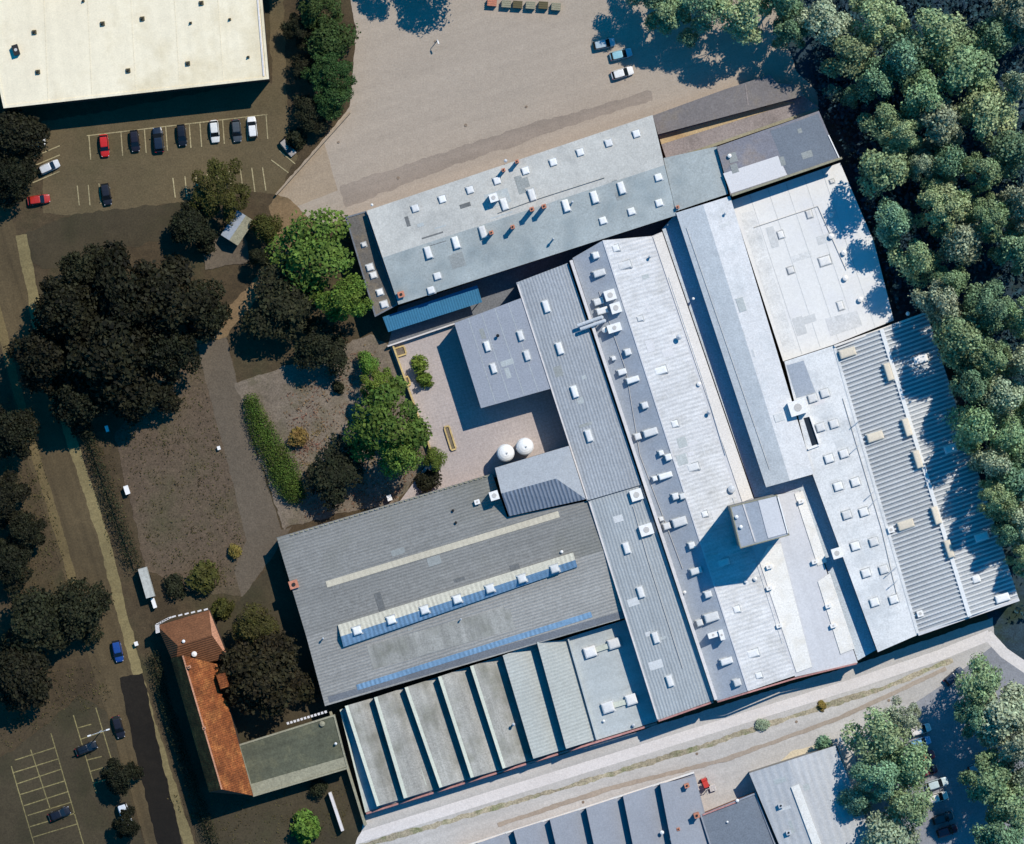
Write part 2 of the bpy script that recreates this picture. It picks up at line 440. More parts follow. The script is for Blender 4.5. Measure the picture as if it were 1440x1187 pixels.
def gable(name, label, a, b, c, d, ze, zr, t, mn, ms, wall, cat='building', ze2=None, over=.15, group=None):
    """a-b one eave, d-c the other; ridge at fraction t from a-b to d-c"""
    ze2 = ze if ze2 is None else ze2
    root = empty(name, cen([a, b, c, d]), label, cat, group)
    lerp = lambda p, q, k: (p[0] + (q[0] - p[0]) * k, p[1] + (q[1] - p[1]) * k)
    A, B = P(*a, ze), P(*b, ze); C, D = P(*c, ze2), P(*d, ze2)
    E, F = P(*lerp(a, d, t), zr), P(*lerp(b, c, t), zr)
    w = MB()
    dn = Vector((0, 0, .12)); g = lambda p: Vector((p.x, p.y, 0))
    for p, q in ((A, B), (C, D)): w.poly([g(p), g(q), q - dn, p - dn])
    w.poly([g(D), g(A), A - dn, E - dn, D - dn]); w.poly([g(B), g(C), C - dn, F - dn, B - dn])
    w.build('wall', wall, root)
    ux = (B - A).normalized() * over
    def slab(p, q, r, s_, m):
        mb = MB(); p, q, r, s_ = p - ux, q + ux, r + ux, s_ - ux   # p,q eave; r,s ridge
        ed = (p - s_); ed.z = 0; ed = ed.normalized() * over
        p, q = p + ed, q + ed
        dz = Vector((0, 0, -.18))
        top = [p, q, r, s_]; bot = [x + dz for x in top]
        nz = (q - p).cross(s_ - p).z
        if nz < 0: top = [s_, r, q, p]; bot = [x + dz for x in top]
        mb.poly(top)
        for i in range(4):
            j = (i + 1) % 4
            mb.poly([bot[i], bot[j], top[j], top[i]], 1)
        mb.poly(list(reversed(bot)), 1)
        return mb.build('roof', [m, M['gutter']], root)
    slab(A, B, F, E, mn); slab(D, C, F, E, ms)
    def zf(px, py):
        vx, vy = d[0] - a[0], d[1] - a[1]
        # distance from line a-b in units of the distance of d from a-b
        ex, ey = b[0] - a[0], b[1] - a[1]
        den = ex * vy - ey * vx
        k = (ex * (py - a[1]) - ey * (px - a[0])) / den
        k = max(0, min(1, k))
        return ze + (zr - ze) * k / t if k < t else ze2 + (zr - ze2) * (1 - k) / (1 - t)
    return root, zf

# ---- rooftop fittings -------------------------------------------------
def skylight(root, px, py, a, b, z, h=.55, m='dome', ang=None, name='skylight', curb=.35):
    """opal dome on a curb; a px along east-west, b px along north-south"""
    ang = GA if ang is None else ang
    z = z(px, py) if callable(z) else z
    c = P(px, py, z + h); A, B = a * S, b * S
    e = MB(); e.box((c.x, c.y), A, B, ang, z - .35, z + curb, 0, 0, taper=.03)
    e.box((c.x, c.y), A + .4, B + .4, ang, z - .34, z + .07, 1, 1, taper=.02)
    o = e.build(name, [M['curb'], M['skirt']], root)
    d = MB()
    ca, sa = math.cos(R(ang)), math.sin(R(ang))
    w = lambda x, y, zz: (c.x + x * ca - y * sa, c.y + x * sa + y * ca, zz)
    rings = []
    for k, dz in ((.50, curb + .003), (.49, curb + (h - curb) * .45), (.38, curb + (h - curb) * .88), (.2, h)):
        rings.append([w(sx * A * k if k > .4 else sx * (A * .5 - (.5 - k) * min(A, B)), sy * B * k if k > .4 else sy * (B * .5 - (.5 - k) * min(A, B)), z + dz) for sx, sy in ((-1, -1), (1, -1), (1, 1), (-1, 1))])
    for lo, hi in zip(rings, rings[1:]):
        for i in range(4):
            j = (i + 1) % 4
            d.poly([lo[i], lo[j], hi[j], hi[i]])
    d.poly(rings[-1])
    d.build('dome', M[m], o)
    return o

def chimney(root, px, py, w, h, z, m='chimney', ang=None, flue=True):
    z = z(px, py) if callable(z) else z
    c = P(px, py, z + h); W = w * S
    mb = MB(); mb.box((c.x, c.y), W, W * .9, GA if ang is None else ang, z - .4, z + h, 0, 0, taper=.02)
    mb.box((c.x, c.y), W * 1.15, W * 1.05, GA if ang is None else ang, z + h - .22, z + h + .06)
    o = mb.build('chimney', M[m], root)
    if flue:
        f = MB(); f.cyl((c.x, c.y), W * .25, W * .25, z + h + .063, z + h + .22, 10); f.build('flue', M['black'], o)
    return o

def vent(root, px, py, r, h, z, m='metal', name='vent'):
    z = z(px, py) if callable(z) else z
    c = P(px, py, z + h); r *= S
    mb = MB(); mb.cyl((c.x, c.y), r * .6, r * .6, z - .3, z + h * .7)
    mb.cyl((c.x, c.y), r, r * .9, z + h * .66, z + h * .82, cap=False); mb.cyl((c.x, c.y), r * .9, .05, z + h * .82, z + h)
    return mb.build(name, M[m], root)

def unit(root, px, py, a, b, h, z, m='white', name='ventilation_unit'):
    z = z(px, py) if callable(z) else z
    c = P(px, py, z + h)
    mb = MB(); mb.box((c.x, c.y), a * S, b * S, GA, z - .3, z + h - .06, 0, 0)
    mb.box((c.x, c.y), a * S + .08, b * S + .08, GA, z + h - .06, z + h)
    o = mb.build(name, M[m], root)
    g = MB(); g.cyl((c.x, c.y), min(a, b) * S * .28, min(a, b) * S * .28, z + h + .002, z + h + .05, 12); g.build('fan_cover', M['curb'], o)
    return o

# ==================================================================== GROUND
g = MB(); G = 2500
g.poly([(-G, -G, 0), (G, -G, 0), (G, G, 0), (-G, G, 0)]); tag(g.build('ground', M['earth']), kind='structure')
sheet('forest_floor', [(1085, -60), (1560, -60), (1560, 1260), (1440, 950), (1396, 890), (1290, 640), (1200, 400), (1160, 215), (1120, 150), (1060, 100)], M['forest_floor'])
sheet('asphalt_yard', [(478, -80), (1060, -80), (1120, 100), (1150, 130), (1150, 165), (915, 170), (518, 305), (486, 310), (440, 318), (412, 290), (388, 272), (470, 178), (492, 150), (500, 40)], M['yard'])
sheet('wheel_worn_band', [(478, 262), (600, 222), (760, 170), (915, 128), (918, 142), (800, 178), (640, 232), (486, 292)], M['yard_band'])
sheet('concrete_apron', [(455, 198), (475, 268), (418, 290), (388, 274)], M['apron'])
sheet('sandy_path', [(390, 272), (418, 288), (446, 318), (420, 350), (396, 382), (352, 430), (318, 474), (272, 484), (300, 450), (345, 410), (376, 368), (386, 320), (378, 290)], M['path'])
sheet('narrow_drive', [(378, -20), (398, -20), (402, 120), (404, 180), (384, 180), (382, 110)], M['lot'])
sheet('car_park', [(60, 170), (140, 158), (376, 112), (404, 150), (404, 200), (420, 220), (388, 274), (360, 270), (250, 285), (100, 305), (60, 300)], M['lot'])
sheet('access_road', [(30, 330), (110, 300), (250, 285), (270, 300), (260, 330), (150, 355), (70, 380), (40, 370)], M['lot_dark'])
sheet('road', ribbon_pts([(-60, 180), (-20, 300), (20, 430), (72, 640), (118, 790), (160, 930), (208, 1080), (248, 1220)], 66), M['road'])
sheet('pavement', ribbon_pts([(30, 330), (62, 500), (108, 640), (146, 760), (174, 870), (212, 1020), (280, 1230)], 15), M['pave'])
sheet('far_pavement', ribbon_pts([(-6, 430), (22, 540), (56, 660), (92, 780), (112, 850)], 12), M['pave2'])
sheet('shade_strip', ribbon_pts([(184, 950), (206, 1050), (244, 1210)], 34), M['road_shade'])  # dark strip painted on the ground in place of a shadow
sheet('dirt_court', [(160, 610), (272, 484), (318, 476), (345, 600), (392, 750), (345, 840), (260, 830), (205, 800)], M['court'])
sheet('driveway', [(276, 486), (318, 474), (346, 590), (396, 745), (412, 740), (398, 760), (340, 842), (330, 800), (346, 760), (318, 640)], M['drive'])
sheet('gravel_garden', [(330, 540), (520, 470), (552, 486), (610, 640), (560, 705), (430, 735), (400, 745)], M['garden'])
sheet('paved_courtyard', [(548, 486), (738, 424), (830, 640), (700, 670), (560, 708), (610, 640)], M['paving'])
sheet('valley_ground', [(560, 432), (960, 296), (1000, 420), (740, 424), (545, 488)], M['gutter'])
sheet('street', [(430, 1240), (470, 1187), (512, 1146), (930, 1018), (1210, 932), (1396, 868), (1400, 905), (1370, 960), (1330, 1000), (1420, 1240)], M['street'])
sheet('street_pavement', ribbon_pts([(480, 1186), (640, 1136), (930, 1046), (1200, 962), (1320, 922), (1392, 893)], 15), M['street_pave'])
sheet('weedy_verge', ribbon_pts([(500, 1192), (640, 1152), (800, 1106), (1000, 1046), (1100, 1012), (1240, 968), (1340, 928)], 7), M['verge'])
sheet('tree_car_park', [(1200, 1045), (1330, 960), (1400, 905), (1560, 1010), (1560, 1260), (1230, 1260)], M['carpark'])
sheet('side_path', ribbon_pts([(1388, 892), (1412, 918), (1470, 958)], 15), M['street_pave'])
sheet('sand_patch', [(1092, 1076), (1112, 1058), (1150, 1046), (1160, 1052), (1152, 1062), (1098, 1080)], M['sand'])
sheet('old_car_park', [(-60, 1090), (20, 1055), (110, 980), (150, 1000), (205, 1200), (190, 1260), (-60, 1260)], M['lot_dark'])
sheet('house_garden', [(212, 880), (330, 850), (392, 780), (470, 1000), (515, 1150), (480, 1240), (290, 1240)], M['lot_dark'])

def lines(name, segs, w, m):
    _layer[0] += 1; z = .004 * _layer[0]; mb = MB()
    for k, (a, b) in enumerate(segs):
        p, q = P(*a, z), P(*b, z); d = (q - p)
        n = Vector((-d.y, d.x, 0)).normalized() * w / 2
        n.z = 0; dz = Vector((0, 0, .0004 * (k % 9)))
        mb.poly([p - n + dz, q - n + dz, q + n + dz, p + n + dz])
    return tag(mb.build(name, m), kind='structure')

segs = [((122, 191), (376, 161))]
for x in (125, 170, 203, 233, 266, 281, 313, 346, 374):
    y = 191 - (x - 122) * .118
    segs.append(((x, y), (x + 2.5, y + 34)))
for a, b in (((108.5, 261), (111.5, 289)), ((124, 260), (126.5, 289)), ((139, 258), (142, 287)), ((243, 250), (246.5, 278)), ((260, 248), (263, 277)), ((275, 246), (279.5, 277)),
             ((291, 243), (294, 265)), ((306, 242), (309, 262)), ((322, 239), (325, 262)), ((338, 238), (341, 262)), ((354, 236), (358.5, 270)), ((369, 235), (374, 268)),
             ((381.5, 225), (405.5, 243)), ((393, 212), (415, 230.5))):
    segs.append((a, b))
for y in (213, 249, 226): segs.append(((46, y + 8), (84, y - 8)))
lines('parking_lines', segs, .22, M['line'])
c_ = lambda x, y: (x / 4.75, 930 + y / 4.75)
segs = [(c_(75, 700), c_(230, 1230)), (c_(205, 590), c_(335, 985)), (c_(340, 480), c_(560, 1230)), (c_(490, 360), c_(645, 880)), (c_(640, 310), c_(770, 740))]
for a, b in (((100, 660), (370, 575)), ((85, 745), (395, 650)), ((110, 820), (410, 720)), ((135, 890), (430, 800)), ((160, 965), (455, 870)), ((185, 1030), (480, 940)),
             ((200, 1105), (500, 1015)), ((220, 1175), (520, 1085)), ((520, 445), (610, 420)), ((540, 520), (690, 470)), ((580, 660), (680, 635)), ((605, 735), (690, 710)), ((625, 815), (725, 785))):
    segs.append((c_(*a), c_(*b)))
lines('faded_parking_lines', segs, .2, M['line2'])

# ==================================================================== BUILDINGS
# white store, north-west
A_pts = [(-30, -14), (366, -20), (377, 110), (6, 151)]
zA = 7.8
A_ = flat_building('store_building', 'big store with a cream white flat roof dotted with dark outlets, above the car park', A_pts, zA, M['white_roof'], M['wall_dark'], parapet=M['white_roof'], ph=.12, pw=.5)
strip(A_, 'edge_kerb', (361, -18), (371, 107), 2.2, zA, .18, M['parapet'])
for x, y in ((48, 45), (144, 33), (200, 26), (283, 4), (53, 101), (180, 99), (264, 89), (323, 27), (349, 80), (117, 1), (268, 32)):
    r_ = 3.4 if x not in (268, 323, 349, 117) else 2.0
    c = P(x, y, zA + .5); mb = MB()
    mb.box((c.x, c.y), r_ * 1.9 * S, r_ * 1.9 * S, 6, zA - .1, zA + .45, taper=.08); o = mb.build('roof_outlet', M['fit_dark'], A_)
    mb = MB(); mb.cyl((c.x, c.y), r_ * .5 * S, r_ * .4 * S, zA + .453, zA + .75); mb.build('outlet_cap', M['black'], o)
unit(A_, 22, 70, 8, 14, 1.1, zA, 'black')

# long north hall
zBe, zBr = 7.6, 8.7
B_, zB = gable('north_hall', 'long low gabled pale grey felt hall along the asphalt yard with brick chimneys',
               (517, 297), (917, 163), (950, 302), (561, 427), zBe, zBr, .5, M['b_north'], M['b_south'], M['brick'])
for x, y in ((584, 293), (622, 280), (661, 267), (739, 240), (778, 228), (816, 214), (856, 201), (895, 188), (699, 254)): skylight(B_, x, y, 9.5, 9.5, zB)
for x, y in ((602, 355), (641, 341), (679, 326), (709, 287), (748, 274), (796, 289), (836, 277), (874, 264)): skylight(B_, x, y, 9, 17, zB, .7)
for x, y in ((615, 388), (606, 408), (926, 249), (927, 285), (888, 297), (848, 310)): skylight(B_, x, y, 9.5, 9.5, zB)
for x, y, w, h in ((691, 327, 5, 2.6), (721, 319, 5, 2.6), (748, 294, 5.5, 3.6), (765, 290, 5.5, 3.4), (727, 227, 4.5, 2.6), (708, 239, 4.5, 2.2), (564, 414, 8, .8), (953, 291, 4, 1)):
    chimney(B_, x, y, w, h, zB)
unit(B_, 694, 278, 11, 11, 2.4, zB, 'white', 'stair_head'); vent(B_, 778, 336, 2, 2.4, zB); vent(B_, 711, 226, 2.5, .9, zB); vent(B_, 805, 284, 2, 1.2, zB)
vent(B_, 523, 288, 2, 1.0, zB, 'white')
# east end of the hall
E_ = flat_building('link_block', 'square flat grey felt block joining the north hall to the silver roof', [(934, 223), (1007, 207), (1023, 272), (951, 296)], 8.0, M['b_south'], M['brick'])
# annex west of hall
C_ = flat_building('west_annex', 'narrow dark felt lean-to against the west end of the long hall', [(487, 306), (514, 298), (558, 428), (528, 444)], 5.9, M['felt_dark'], M['brick'], parapet=M['gutter'], ph=.15)
for x, y, s_ in ((511.6, 344, 6), (520, 376, 9), (525, 387, 8.5), (534, 411, 8.5), (540, 428, 9)): skylight(C_, x, y, s_, s_ * .95, 5.9)
# blue canopy
cn = [(538, 446), (671, 401), (678, 425), (546, 467)]
T_ = empty('loading_canopy', cen(cn), 'long narrow bright blue canopy roof along the south wall of the north hall', 'canopy')
mb = MB(); mb.prism([P(x, y, 4.2 if i < 2 else 3.8) for i, (x, y) in enumerate(cn)], 3.6, bottom=True); mb.build('roof', M['blue_roof'], T_)
for x, y in ((547, 464), (610, 444), (676, 422)):
    mb = MB(); c = P(x, y, 0); mb.cyl((c.x, c.y), .1, .1, 0, 3.62, 8); mb.build('post', M['metal'], T_)

# spine halls
F1, zF1 = gable('spine_hall', 'long narrow corrugated grey hall running down from the north hall to a dark step', (727, 398), (798, 370), (901, 681), (826, 702), 6.0, 6.0, .5, M['spine'], M['spine'], M['brick']) if False else (None, None)
F1 = flat_building('spine_hall', 'upper spine hall with ribbed grey roof and four skylights beside the paved courtyard', [(727, 398), (798, 371), (901, 681), (826, 703)], 7.0, M['spine'], M['brick'])
for x, y in ((768, 431), (787, 490), (808, 551), (828, 613)): skylight(F1, x, y, 8.5, 17, 7.0, .75)
strip(F1, 'verge_trim', (728, 400), (826, 702), 2, 7.0, .1, M['parapet'])
F2 = flat_building('spine_hall', 'lower spine hall with ribbed grey roof reaching the street, two white boxes at its top', [(828, 705), (902, 683), (1003, 984), (925, 1012)], 6.6, M['spine2'], M['brick'])
for x, y in ((881, 771), (901, 833), (922, 897), (942, 958)): skylight(F2, x, y, 8.5, 16, 6.6, .75)
unit(F2, 895, 696, 16, 15, 1.0, 6.6); unit(F2, 909, 745, 18, 15, 1.0, 6.6)
strip(F2, 'verge_trim', (829, 706), (925, 1011), 2.2, 6.6, .12, M['parapet'])
strip(F2, 'coping', (926, 1014), (1003, 987), 2.4, 6.6, .15, M['coping'])
# courtyard block
G_ = flat_building('courtyard_block', 'square blue-grey flat block jutting from the spine into the paved courtyard', [(640, 455), (733, 420), (777, 545), (677, 573)], 6.9, M['annex'], M['wall'])
for x, y in ((685, 487), (732, 472), (741, 500), (694, 518)): skylight(G_, x, y, 7.5, 14, 6.9, .7)
vent(G_, 700, 472, 2.4, 1.2, 6.9, 'black')

# domed hall east of the spine
Hpts = [(806, 363), (848, 338), (905, 337), (931, 326), (1060, 702), (1124, 690), (1205, 931), (1008, 985)]
zHr, zHw, zHe = 7.8, 6.0, 5.2
Hr0, Hr1 = (848, 338), (1052, 971)
def zH(px, py):
    ex, ey = Hr1[0] - Hr0[0], Hr1[1] - Hr0[1]
    dd = (ex * (py - Hr0[1]) - ey * (px - Hr0[0])) / math.hypot(ex, ey)      # + west
    return zHr - (zHr - zHw) * min(1, dd / 48) if dd > 0 else max(zHe, zHr - (zHr - zHe) * (-dd) / 66)
def lay(root, name, pts, zf, m, th=.25, up=0.0, m2=None):
    mb = MB(); top = [P(x, y, zf(x, y) + up) for x, y in pts]
    a = sum(top[i][0] * top[(i + 1) % len(top)][1] - top[(i + 1) % len(top)][0] * top[i][1] for i in range(len(top)))
    if a < 0: top.reverse()
    mb.poly(top); n = len(top)
    for i in range(n):
        p, q = top[i], top[(i + 1) % n]; dz = Vector((0, 0, th)); mb.poly([p - dz, q - dz, q, p], 1)
    return mb.build(name, [m, m2 or M['gutter']], root)
Hh = empty('domed_hall', cen(Hpts), 'long pale hall with a shade-tinted blue-grey slope crowded with white domes, beside the spine wall', 'building')
Hout = [(806, 363), (848, 338), (905, 337), (931, 326), (1060, 702), (1124, 690), (1205, 931), (1118, 951), (1052, 971), (1008, 985)]
w = MB(); w.ring_wall([P(x, y, zH(x, y) - .15) for x, y in Hout], 0); w.build('wall', M['brick'], Hh)
lay(Hh, 'roof', [(805, 363), (848, 338), (1052, 972), (1008, 986)], zH, M['h_dark'])
E0, E1 = (914, 322), (1120, 961)
lay(Hh, 'roof', [(848, 338), (916, 332), (1118, 950), (1052, 972)], zH, M['h_sunlit'])
lay(Hh, 'flat_roof', [(916, 332), (931, 326), (1060, 702), (1124, 690), (1206, 932), (1118, 952)], lambda x, y: zHe, M['h_pink'], up=-.02)
flat = lambda x, y: zHe
lay(Hh, 'gravel_strip', [(918, 333), (931, 327), (1059, 700), (1044, 706)], flat, M['h_tan'], th=.3, up=.14)
lay(Hh, 'gravel_strip', [(1068, 790), (1080, 768), (1098, 764), (1142, 938), (1120, 946)], flat, M['h_white'], th=.3, up=.12)
lay(Hh, 'gravel_strip', [(1117, 694), (1129, 690), (1163, 790), (1150, 796)], flat, M['h_white'], th=.3, up=.14)
lay(Hh, 'gravel_strip', [(1150, 818), (1167, 806), (1202, 912), (1182, 920)], flat, M['h_white'], th=.3, up=.14)
def bar(root, name, a, za, b, zb, w_, m, th=.3):
    dx, dy = b[0] - a[0], b[1] - a[1]; l = math.hypot(dx, dy); nx, ny = -dy / l * w_ / 2, dx / l * w_ / 2
    mb = MB(); A = [P(a[0] - nx, a[1] - ny, za), P(b[0] - nx, b[1] - ny, zb), P(b[0] + nx, b[1] + ny, zb), P(a[0] + nx, a[1] + ny, za)]
    if (A[1] - A[0]).cross(A[2] - A[0]).z < 0: A.reverse()
    mb.poly(A)
    for i in range(4):
        p, q = A[i], A[(i + 1) % 4]; dz = Vector((0, 0, th)); mb.poly([p - dz, q - dz, q, p])
    return mb.build(name, m, root)
bar(Hh, 'ridge_cap', Hr0, zHr + .1, Hr1, zHr + .1, 2, M['h_pink'])
bar(Hh, 'fire_wall', (803, 366), 8.1, (1007, 984), 7.9, 4.4, M['parapet'], th=7.5)
bar(Hh, 'coping', (1009, 987), zHw + .2, (1052, 974), zHr + .2, 2.2, M['coping']); bar(Hh, 'coping', (1052, 974), zHr + .2, (1118, 954), zHe + .2, 2.2, M['coping']); bar(Hh, 'coping', (1118, 954), zHe + .2, (1205, 933), zHe + .2, 2.2, M['coping'])
D9 = ((838, 359, 9, 9), (843, 384, 17, 9), (842, 424, 14, 9), (847, 437, 16, 9), (883, 495, 9, 9), (863, 504, 6, 6), (875, 523, 12, 8), (890, 534, 18, 8),
      (907, 570, 9, 9), (897, 614, 9, 9), (915, 608, 20, 10), (930, 637, 7, 7), (940, 643, 9, 9), (936, 669, 19, 8), (921, 673, 7, 7), (950, 698, 9, 9), (960, 698, 8, 8),
      (938, 740, 10, 9), (956, 734, 20, 12), (930, 730, 6, 6), (973, 767, 9, 9), (979, 803, 16, 9), (996, 836, 10, 9), (984, 876, 9, 9), (1001, 868, 20, 12), (1022, 930, 17, 9), (1037, 960, 10, 10))
for x, y, a, b in D9: skylight(Hh, x, y, a, b, zH, 1.0, curb=.7)
for x, y, a, b in ((866, 349, 9, 9), (878, 373, 18, 10), (900, 448, 8, 7), (929, 521, 17, 10), (949, 596, 9, 9), (975, 657, 16, 10), (991, 723, 8, 8), (1018, 791, 16, 9),
                   (1036, 857, 9, 9), (1059, 919, 16, 10), (1067, 950, 9, 8)): skylight(Hh, x, y, a, b, zH, .4, curb=.2)
for x, y, a, b, h in ((858, 415, 15, 14, 1.7), (866, 433, 14, 14, 1.7), (864, 461, 19, 11, 1.6), (1003, 893, 14, 7, 2.2), (1015, 893, 6, 14, 2.2)): unit(Hh, x, y, a, b, h, zH)
vent(Hh, 850, 464, 4, 1.4, zH, 'white'); vent(Hh, 955, 474, 4, 2.0, zH); vent(Hh, 997, 580, 3, 1.6, zH); vent(Hh, 1029, 688, 5.5, 1.2, zH); vent(Hh, 983, 540, 3.2, .8, zH, 'white')
vent(Hh, 914, 361, 2.2, 1.4, zH); vent(Hh, 1049, 818, 2.5, .9, zH, 'white'); vent(Hh, 1062, 814, 3, .9, zH, 'white'); vent(Hh, 963, 833, 2.4, 1, zH, 'white'); vent(Hh, 975, 420, 2, .8, zH, 'white')
for x, y in ((1082, 827), (1096, 880), (1082, 797), (1146, 790), (1165, 852), (1172, 880), (1127, 705)): unit(Hh, x, y, 8, 5, .7, zHe + .1, 'white', 'duct_box')
# twin blue pipes crossing the fire wall
for k, (a, b) in enumerate((((812, 458), (846, 446)), ((816, 463), (850, 451)))):
    mb = MB(); p, q = P(*a, 8.6), P(*b, 8.6); mb.tube(p, q, .35, .35, 10); mb.tube(q, Vector((q.x, q.y, 6.2)), .35, .35, 10); mb.build('duct', M['metal'], Hh)
# valley between domed hall and silver roof
Vp = [(931, 322), (951, 300), (1078, 684), (1143, 668), (1232, 914), (1206, 929), (1126, 690), (1061, 700)]
V_ = flat_building('valley_block', 'sunken pale gutter roof in the shade between the domed hall and silver roof', Vp, 4.1, M['valley'], M['brick'], over=0)
# tower
tw = [(1028, 713), (1092, 697), (1109, 752), (1042, 770)]
zT = 20.5
TW = flat_building('lift_tower', 'tall plant tower with grey and white striped top casting a long shadow', tw, zT, M['h_dark'], M['wall'], cat='tower', parapet=M['parapet_dull'], ph=.1, pw=.2)
patch(TW, 'white_panel', [(1066, 704), (1091, 698), (1106, 750), (1080, 757)], zT, M['h_pink'], .14)
strip(TW, 'white_rail', (1045, 709), (1062, 762), 2, zT, .15, M['parapet'])
vent(TW, 1036, 727, 2.6, .7, zT, 'white'); vent(TW, 1042, 741, 2.6, .7, zT, 'white')
strip(TW, 'white_rail', (1094, 699), (1108, 750), 1.6, zT, .3, M['white'])

# silver long hall
J_, zJ = gable('silver_hall', 'long silver-grey felt hall with a low ridge, west of the bleached white roof', (952, 300), (1078, 684), (1143, 666), (1026, 277), 7.9, 8.7, .5, M['j_w'], M['j_e'], M['wall'])
unit(J_, 1122, 573, 24, 20, 1.3, 8.3, 'white', 'plant_box'); vent(J_, 1020, 300, 2, 1.0, 8.2)
# bleached hall
Lp = [(1029, 283), (1181, 230), (1228, 340), (1256, 450), (1172, 484), (1102, 507)]
zL = 4.2
L_ = flat_building('bleached_hall', 'broad low hall with bleached white flat roof right beside the woodland', Lp, zL, M['l_white'], M['wall'])
for x, y, a, b in ((1138, 301, 8, 11), (1160, 367, 16, 12), (1112, 380, 9, 9), (1182, 430, 8, 12), (1170, 255, 6, 5), (1098, 330, 8, 10)): skylight(L_, x, y, a, b, zL, .35, curb=.15)
for x, y in ((1169, 302), (1169, 332), (1187, 355), (1189, 391), (1210, 421)): vent(L_, x, y, 4, .9, zL, 'white')
patch(L_, 'felt_patch', [(1160, 448), (1205, 437), (1213, 458), (1168, 473)], zL, M['j_e'], .03)
patch(L_, 'felt_patch', [(1040, 300), (1060, 296), (1120, 490), (1103, 495)], zL, M['m_roof'], .03)
# pale hall with rows of domes
Mp = [(1104, 509), (1172, 487), (1290, 892), (1235, 916), (1144, 668)]
zM = 7.4
M_ = flat_building('pale_hall', 'pale flat hall with two rows of square white domes beside the ribbed roof', Mp, zM, M['m_roof'], M['wall'])
for x, y in ((1143, 560), (1160, 553), (1154, 601), (1173, 596), (1166, 645), (1187, 638), (1179, 684), (1203, 678), (1191, 724), (1215, 720), (1203, 768), (1229, 762), (1218, 806), (1243, 801), (1230, 847), (1257, 843)):
    skylight(M_, x, y, 12, 11, zM, .6)
unit(M_, 1177, 778, 13, 14, 1.0, zM); unit(M_, 1294, 863, 8, 8, .7, zM); unit(M_, 1253, 745, 8, 8, .6, zM)
patch(M_, 'felt_patch', [(1106, 514), (1130, 507), (1147, 552), (1120, 560)], zM, M['h_dark'], .03)
patch(M_, 'light_well', [(1130, 588), (1138, 586), (1151, 624), (1142, 627)], zM, M['glass_dark'], .04)
strip(M_, 'light_well_rim', (1139, 586), (1152, 624), 2, zM, .5, M['white']); strip(M_, 'light_well_rim', (1136, 632), (1152, 626), 2, zM, .4, M['white'])
for a, b in (((1218, 701), (1228, 692)), ((1222, 714), (1234, 700)), ((1246, 810), (1262, 796)), ((1198, 600), (1210, 590)), ((1196, 637), (1208, 626)), ((1250, 826), (1262, 816))):
    mb = MB(); mb.tube(P(*a, zM + .9), P(*b, zM + .9), .08, .08); 
    for q in (a, b): mb.tube(P(*q, zM - .1), P(*q, zM + .9), .06, .06)
    mb.build('pipe_rack', M['metal'], M_)
# ribbed hall
N1, N2, N3, N4 = (1173, 487), (1303, 440), (1433, 843), (1291, 892)
N_ = empty('ribbed_hall', cen([N1, N2, N3, N4]), 'wide hall with strongly ribbed grey metal roof and white ridge, half under tree shade', 'building')
lerp = lambda p, q, k: (p[0] + (q[0] - p[0]) * k, p[1] + (q[1] - p[1]) * k)
zNe, zNr = 7.1, 8.3
Rt, Rb = lerp(N1, N2, .51), lerp(N4, N3, .51)
w = MB()
w.ring_wall([P(*N1, zNe - .2), P(*N2, zNe - .2), P(*N3, zNe - .2), P(*N4, zNe - .2)], 0); w.poly([P(*N1, zNe - .2), P(*N2, zNe - .2), P(*Rt, zNr - .2)]); w.poly([P(*N4, zNe - .2), P(*N3, zNe - .2), P(*Rb, zNr - .2)])
w.build('wall', M['wall'], N_)
for (t0, b0), nm in (((N1, N4), 'w'), ((N2, N3), 'e')):
    r = MB(); nrib = 68
    prof = []
    for k in range(nrib):
        for f, h in ((0, 0), (.5, 0), (.6, .36), (.9, .36)):
            prof.append(((k + f) / nrib, h))
    prof.append((1, 0))
    for (k0, h0), (k1, h1) in zip(prof, prof[1:]):
        a0, a1 = P(*lerp(t0, b0, k0), zNe + h0), P(*lerp(t0, b0, k1), zNe + h1)
        c0, c1 = P(*lerp(Rt, Rb, k0), zNr + h0), P(*lerp(Rt, Rb, k1), zNr + h1)
        r.poly([a0, a1, c1, c0] if nm == 'w' else [a0, c0, c1, a1], 0 if h0 + h1 == 0 else 1)
    r.build('roof', [M['n_valley'], M['n_roof']], N_)
zN = lambda x, y: zNr - .3
strip(N_, 'ridge_cap', Rt, Rb, 5.5, zNr, .42, M['n_white'])
strip(N_, 'verge_trim', N1, N2, 3, zNe + .3, .5, M['h_tan'], under=.5); strip(N_, 'verge_trim', N4, N3, 4, zNe + .3, .45, M['h_pink'], under=.5); strip(N_, 'eave_trim', N1, N4, 4, zNe + .2, .2, M['m_roof'])
for x, y in ((1250, 523), (1276, 601), (1291, 646), (1317, 725), (1335, 772)): skylight(N_, x, y, 9, 25, zNr + .3, 1.0, 'dome_cream', curb=.7)
for x, y in ((1192, 496), (1231, 614), (1274, 738)): skylight(N_, x, y, 23, 12, zNe + .45, .9, 'dome_cream', curb=.6)
for x, y, a in ((1295, 505, 20), (1337, 631, 18), (1381, 755, 20), (1373, 814, 11), (1410, 841, 20)): skylight(N_, x, y, a, 11, zNe + .6, .8, curb=.5)
vent(N_, 1277, 441, 3, 1.4, zNe, 'white')

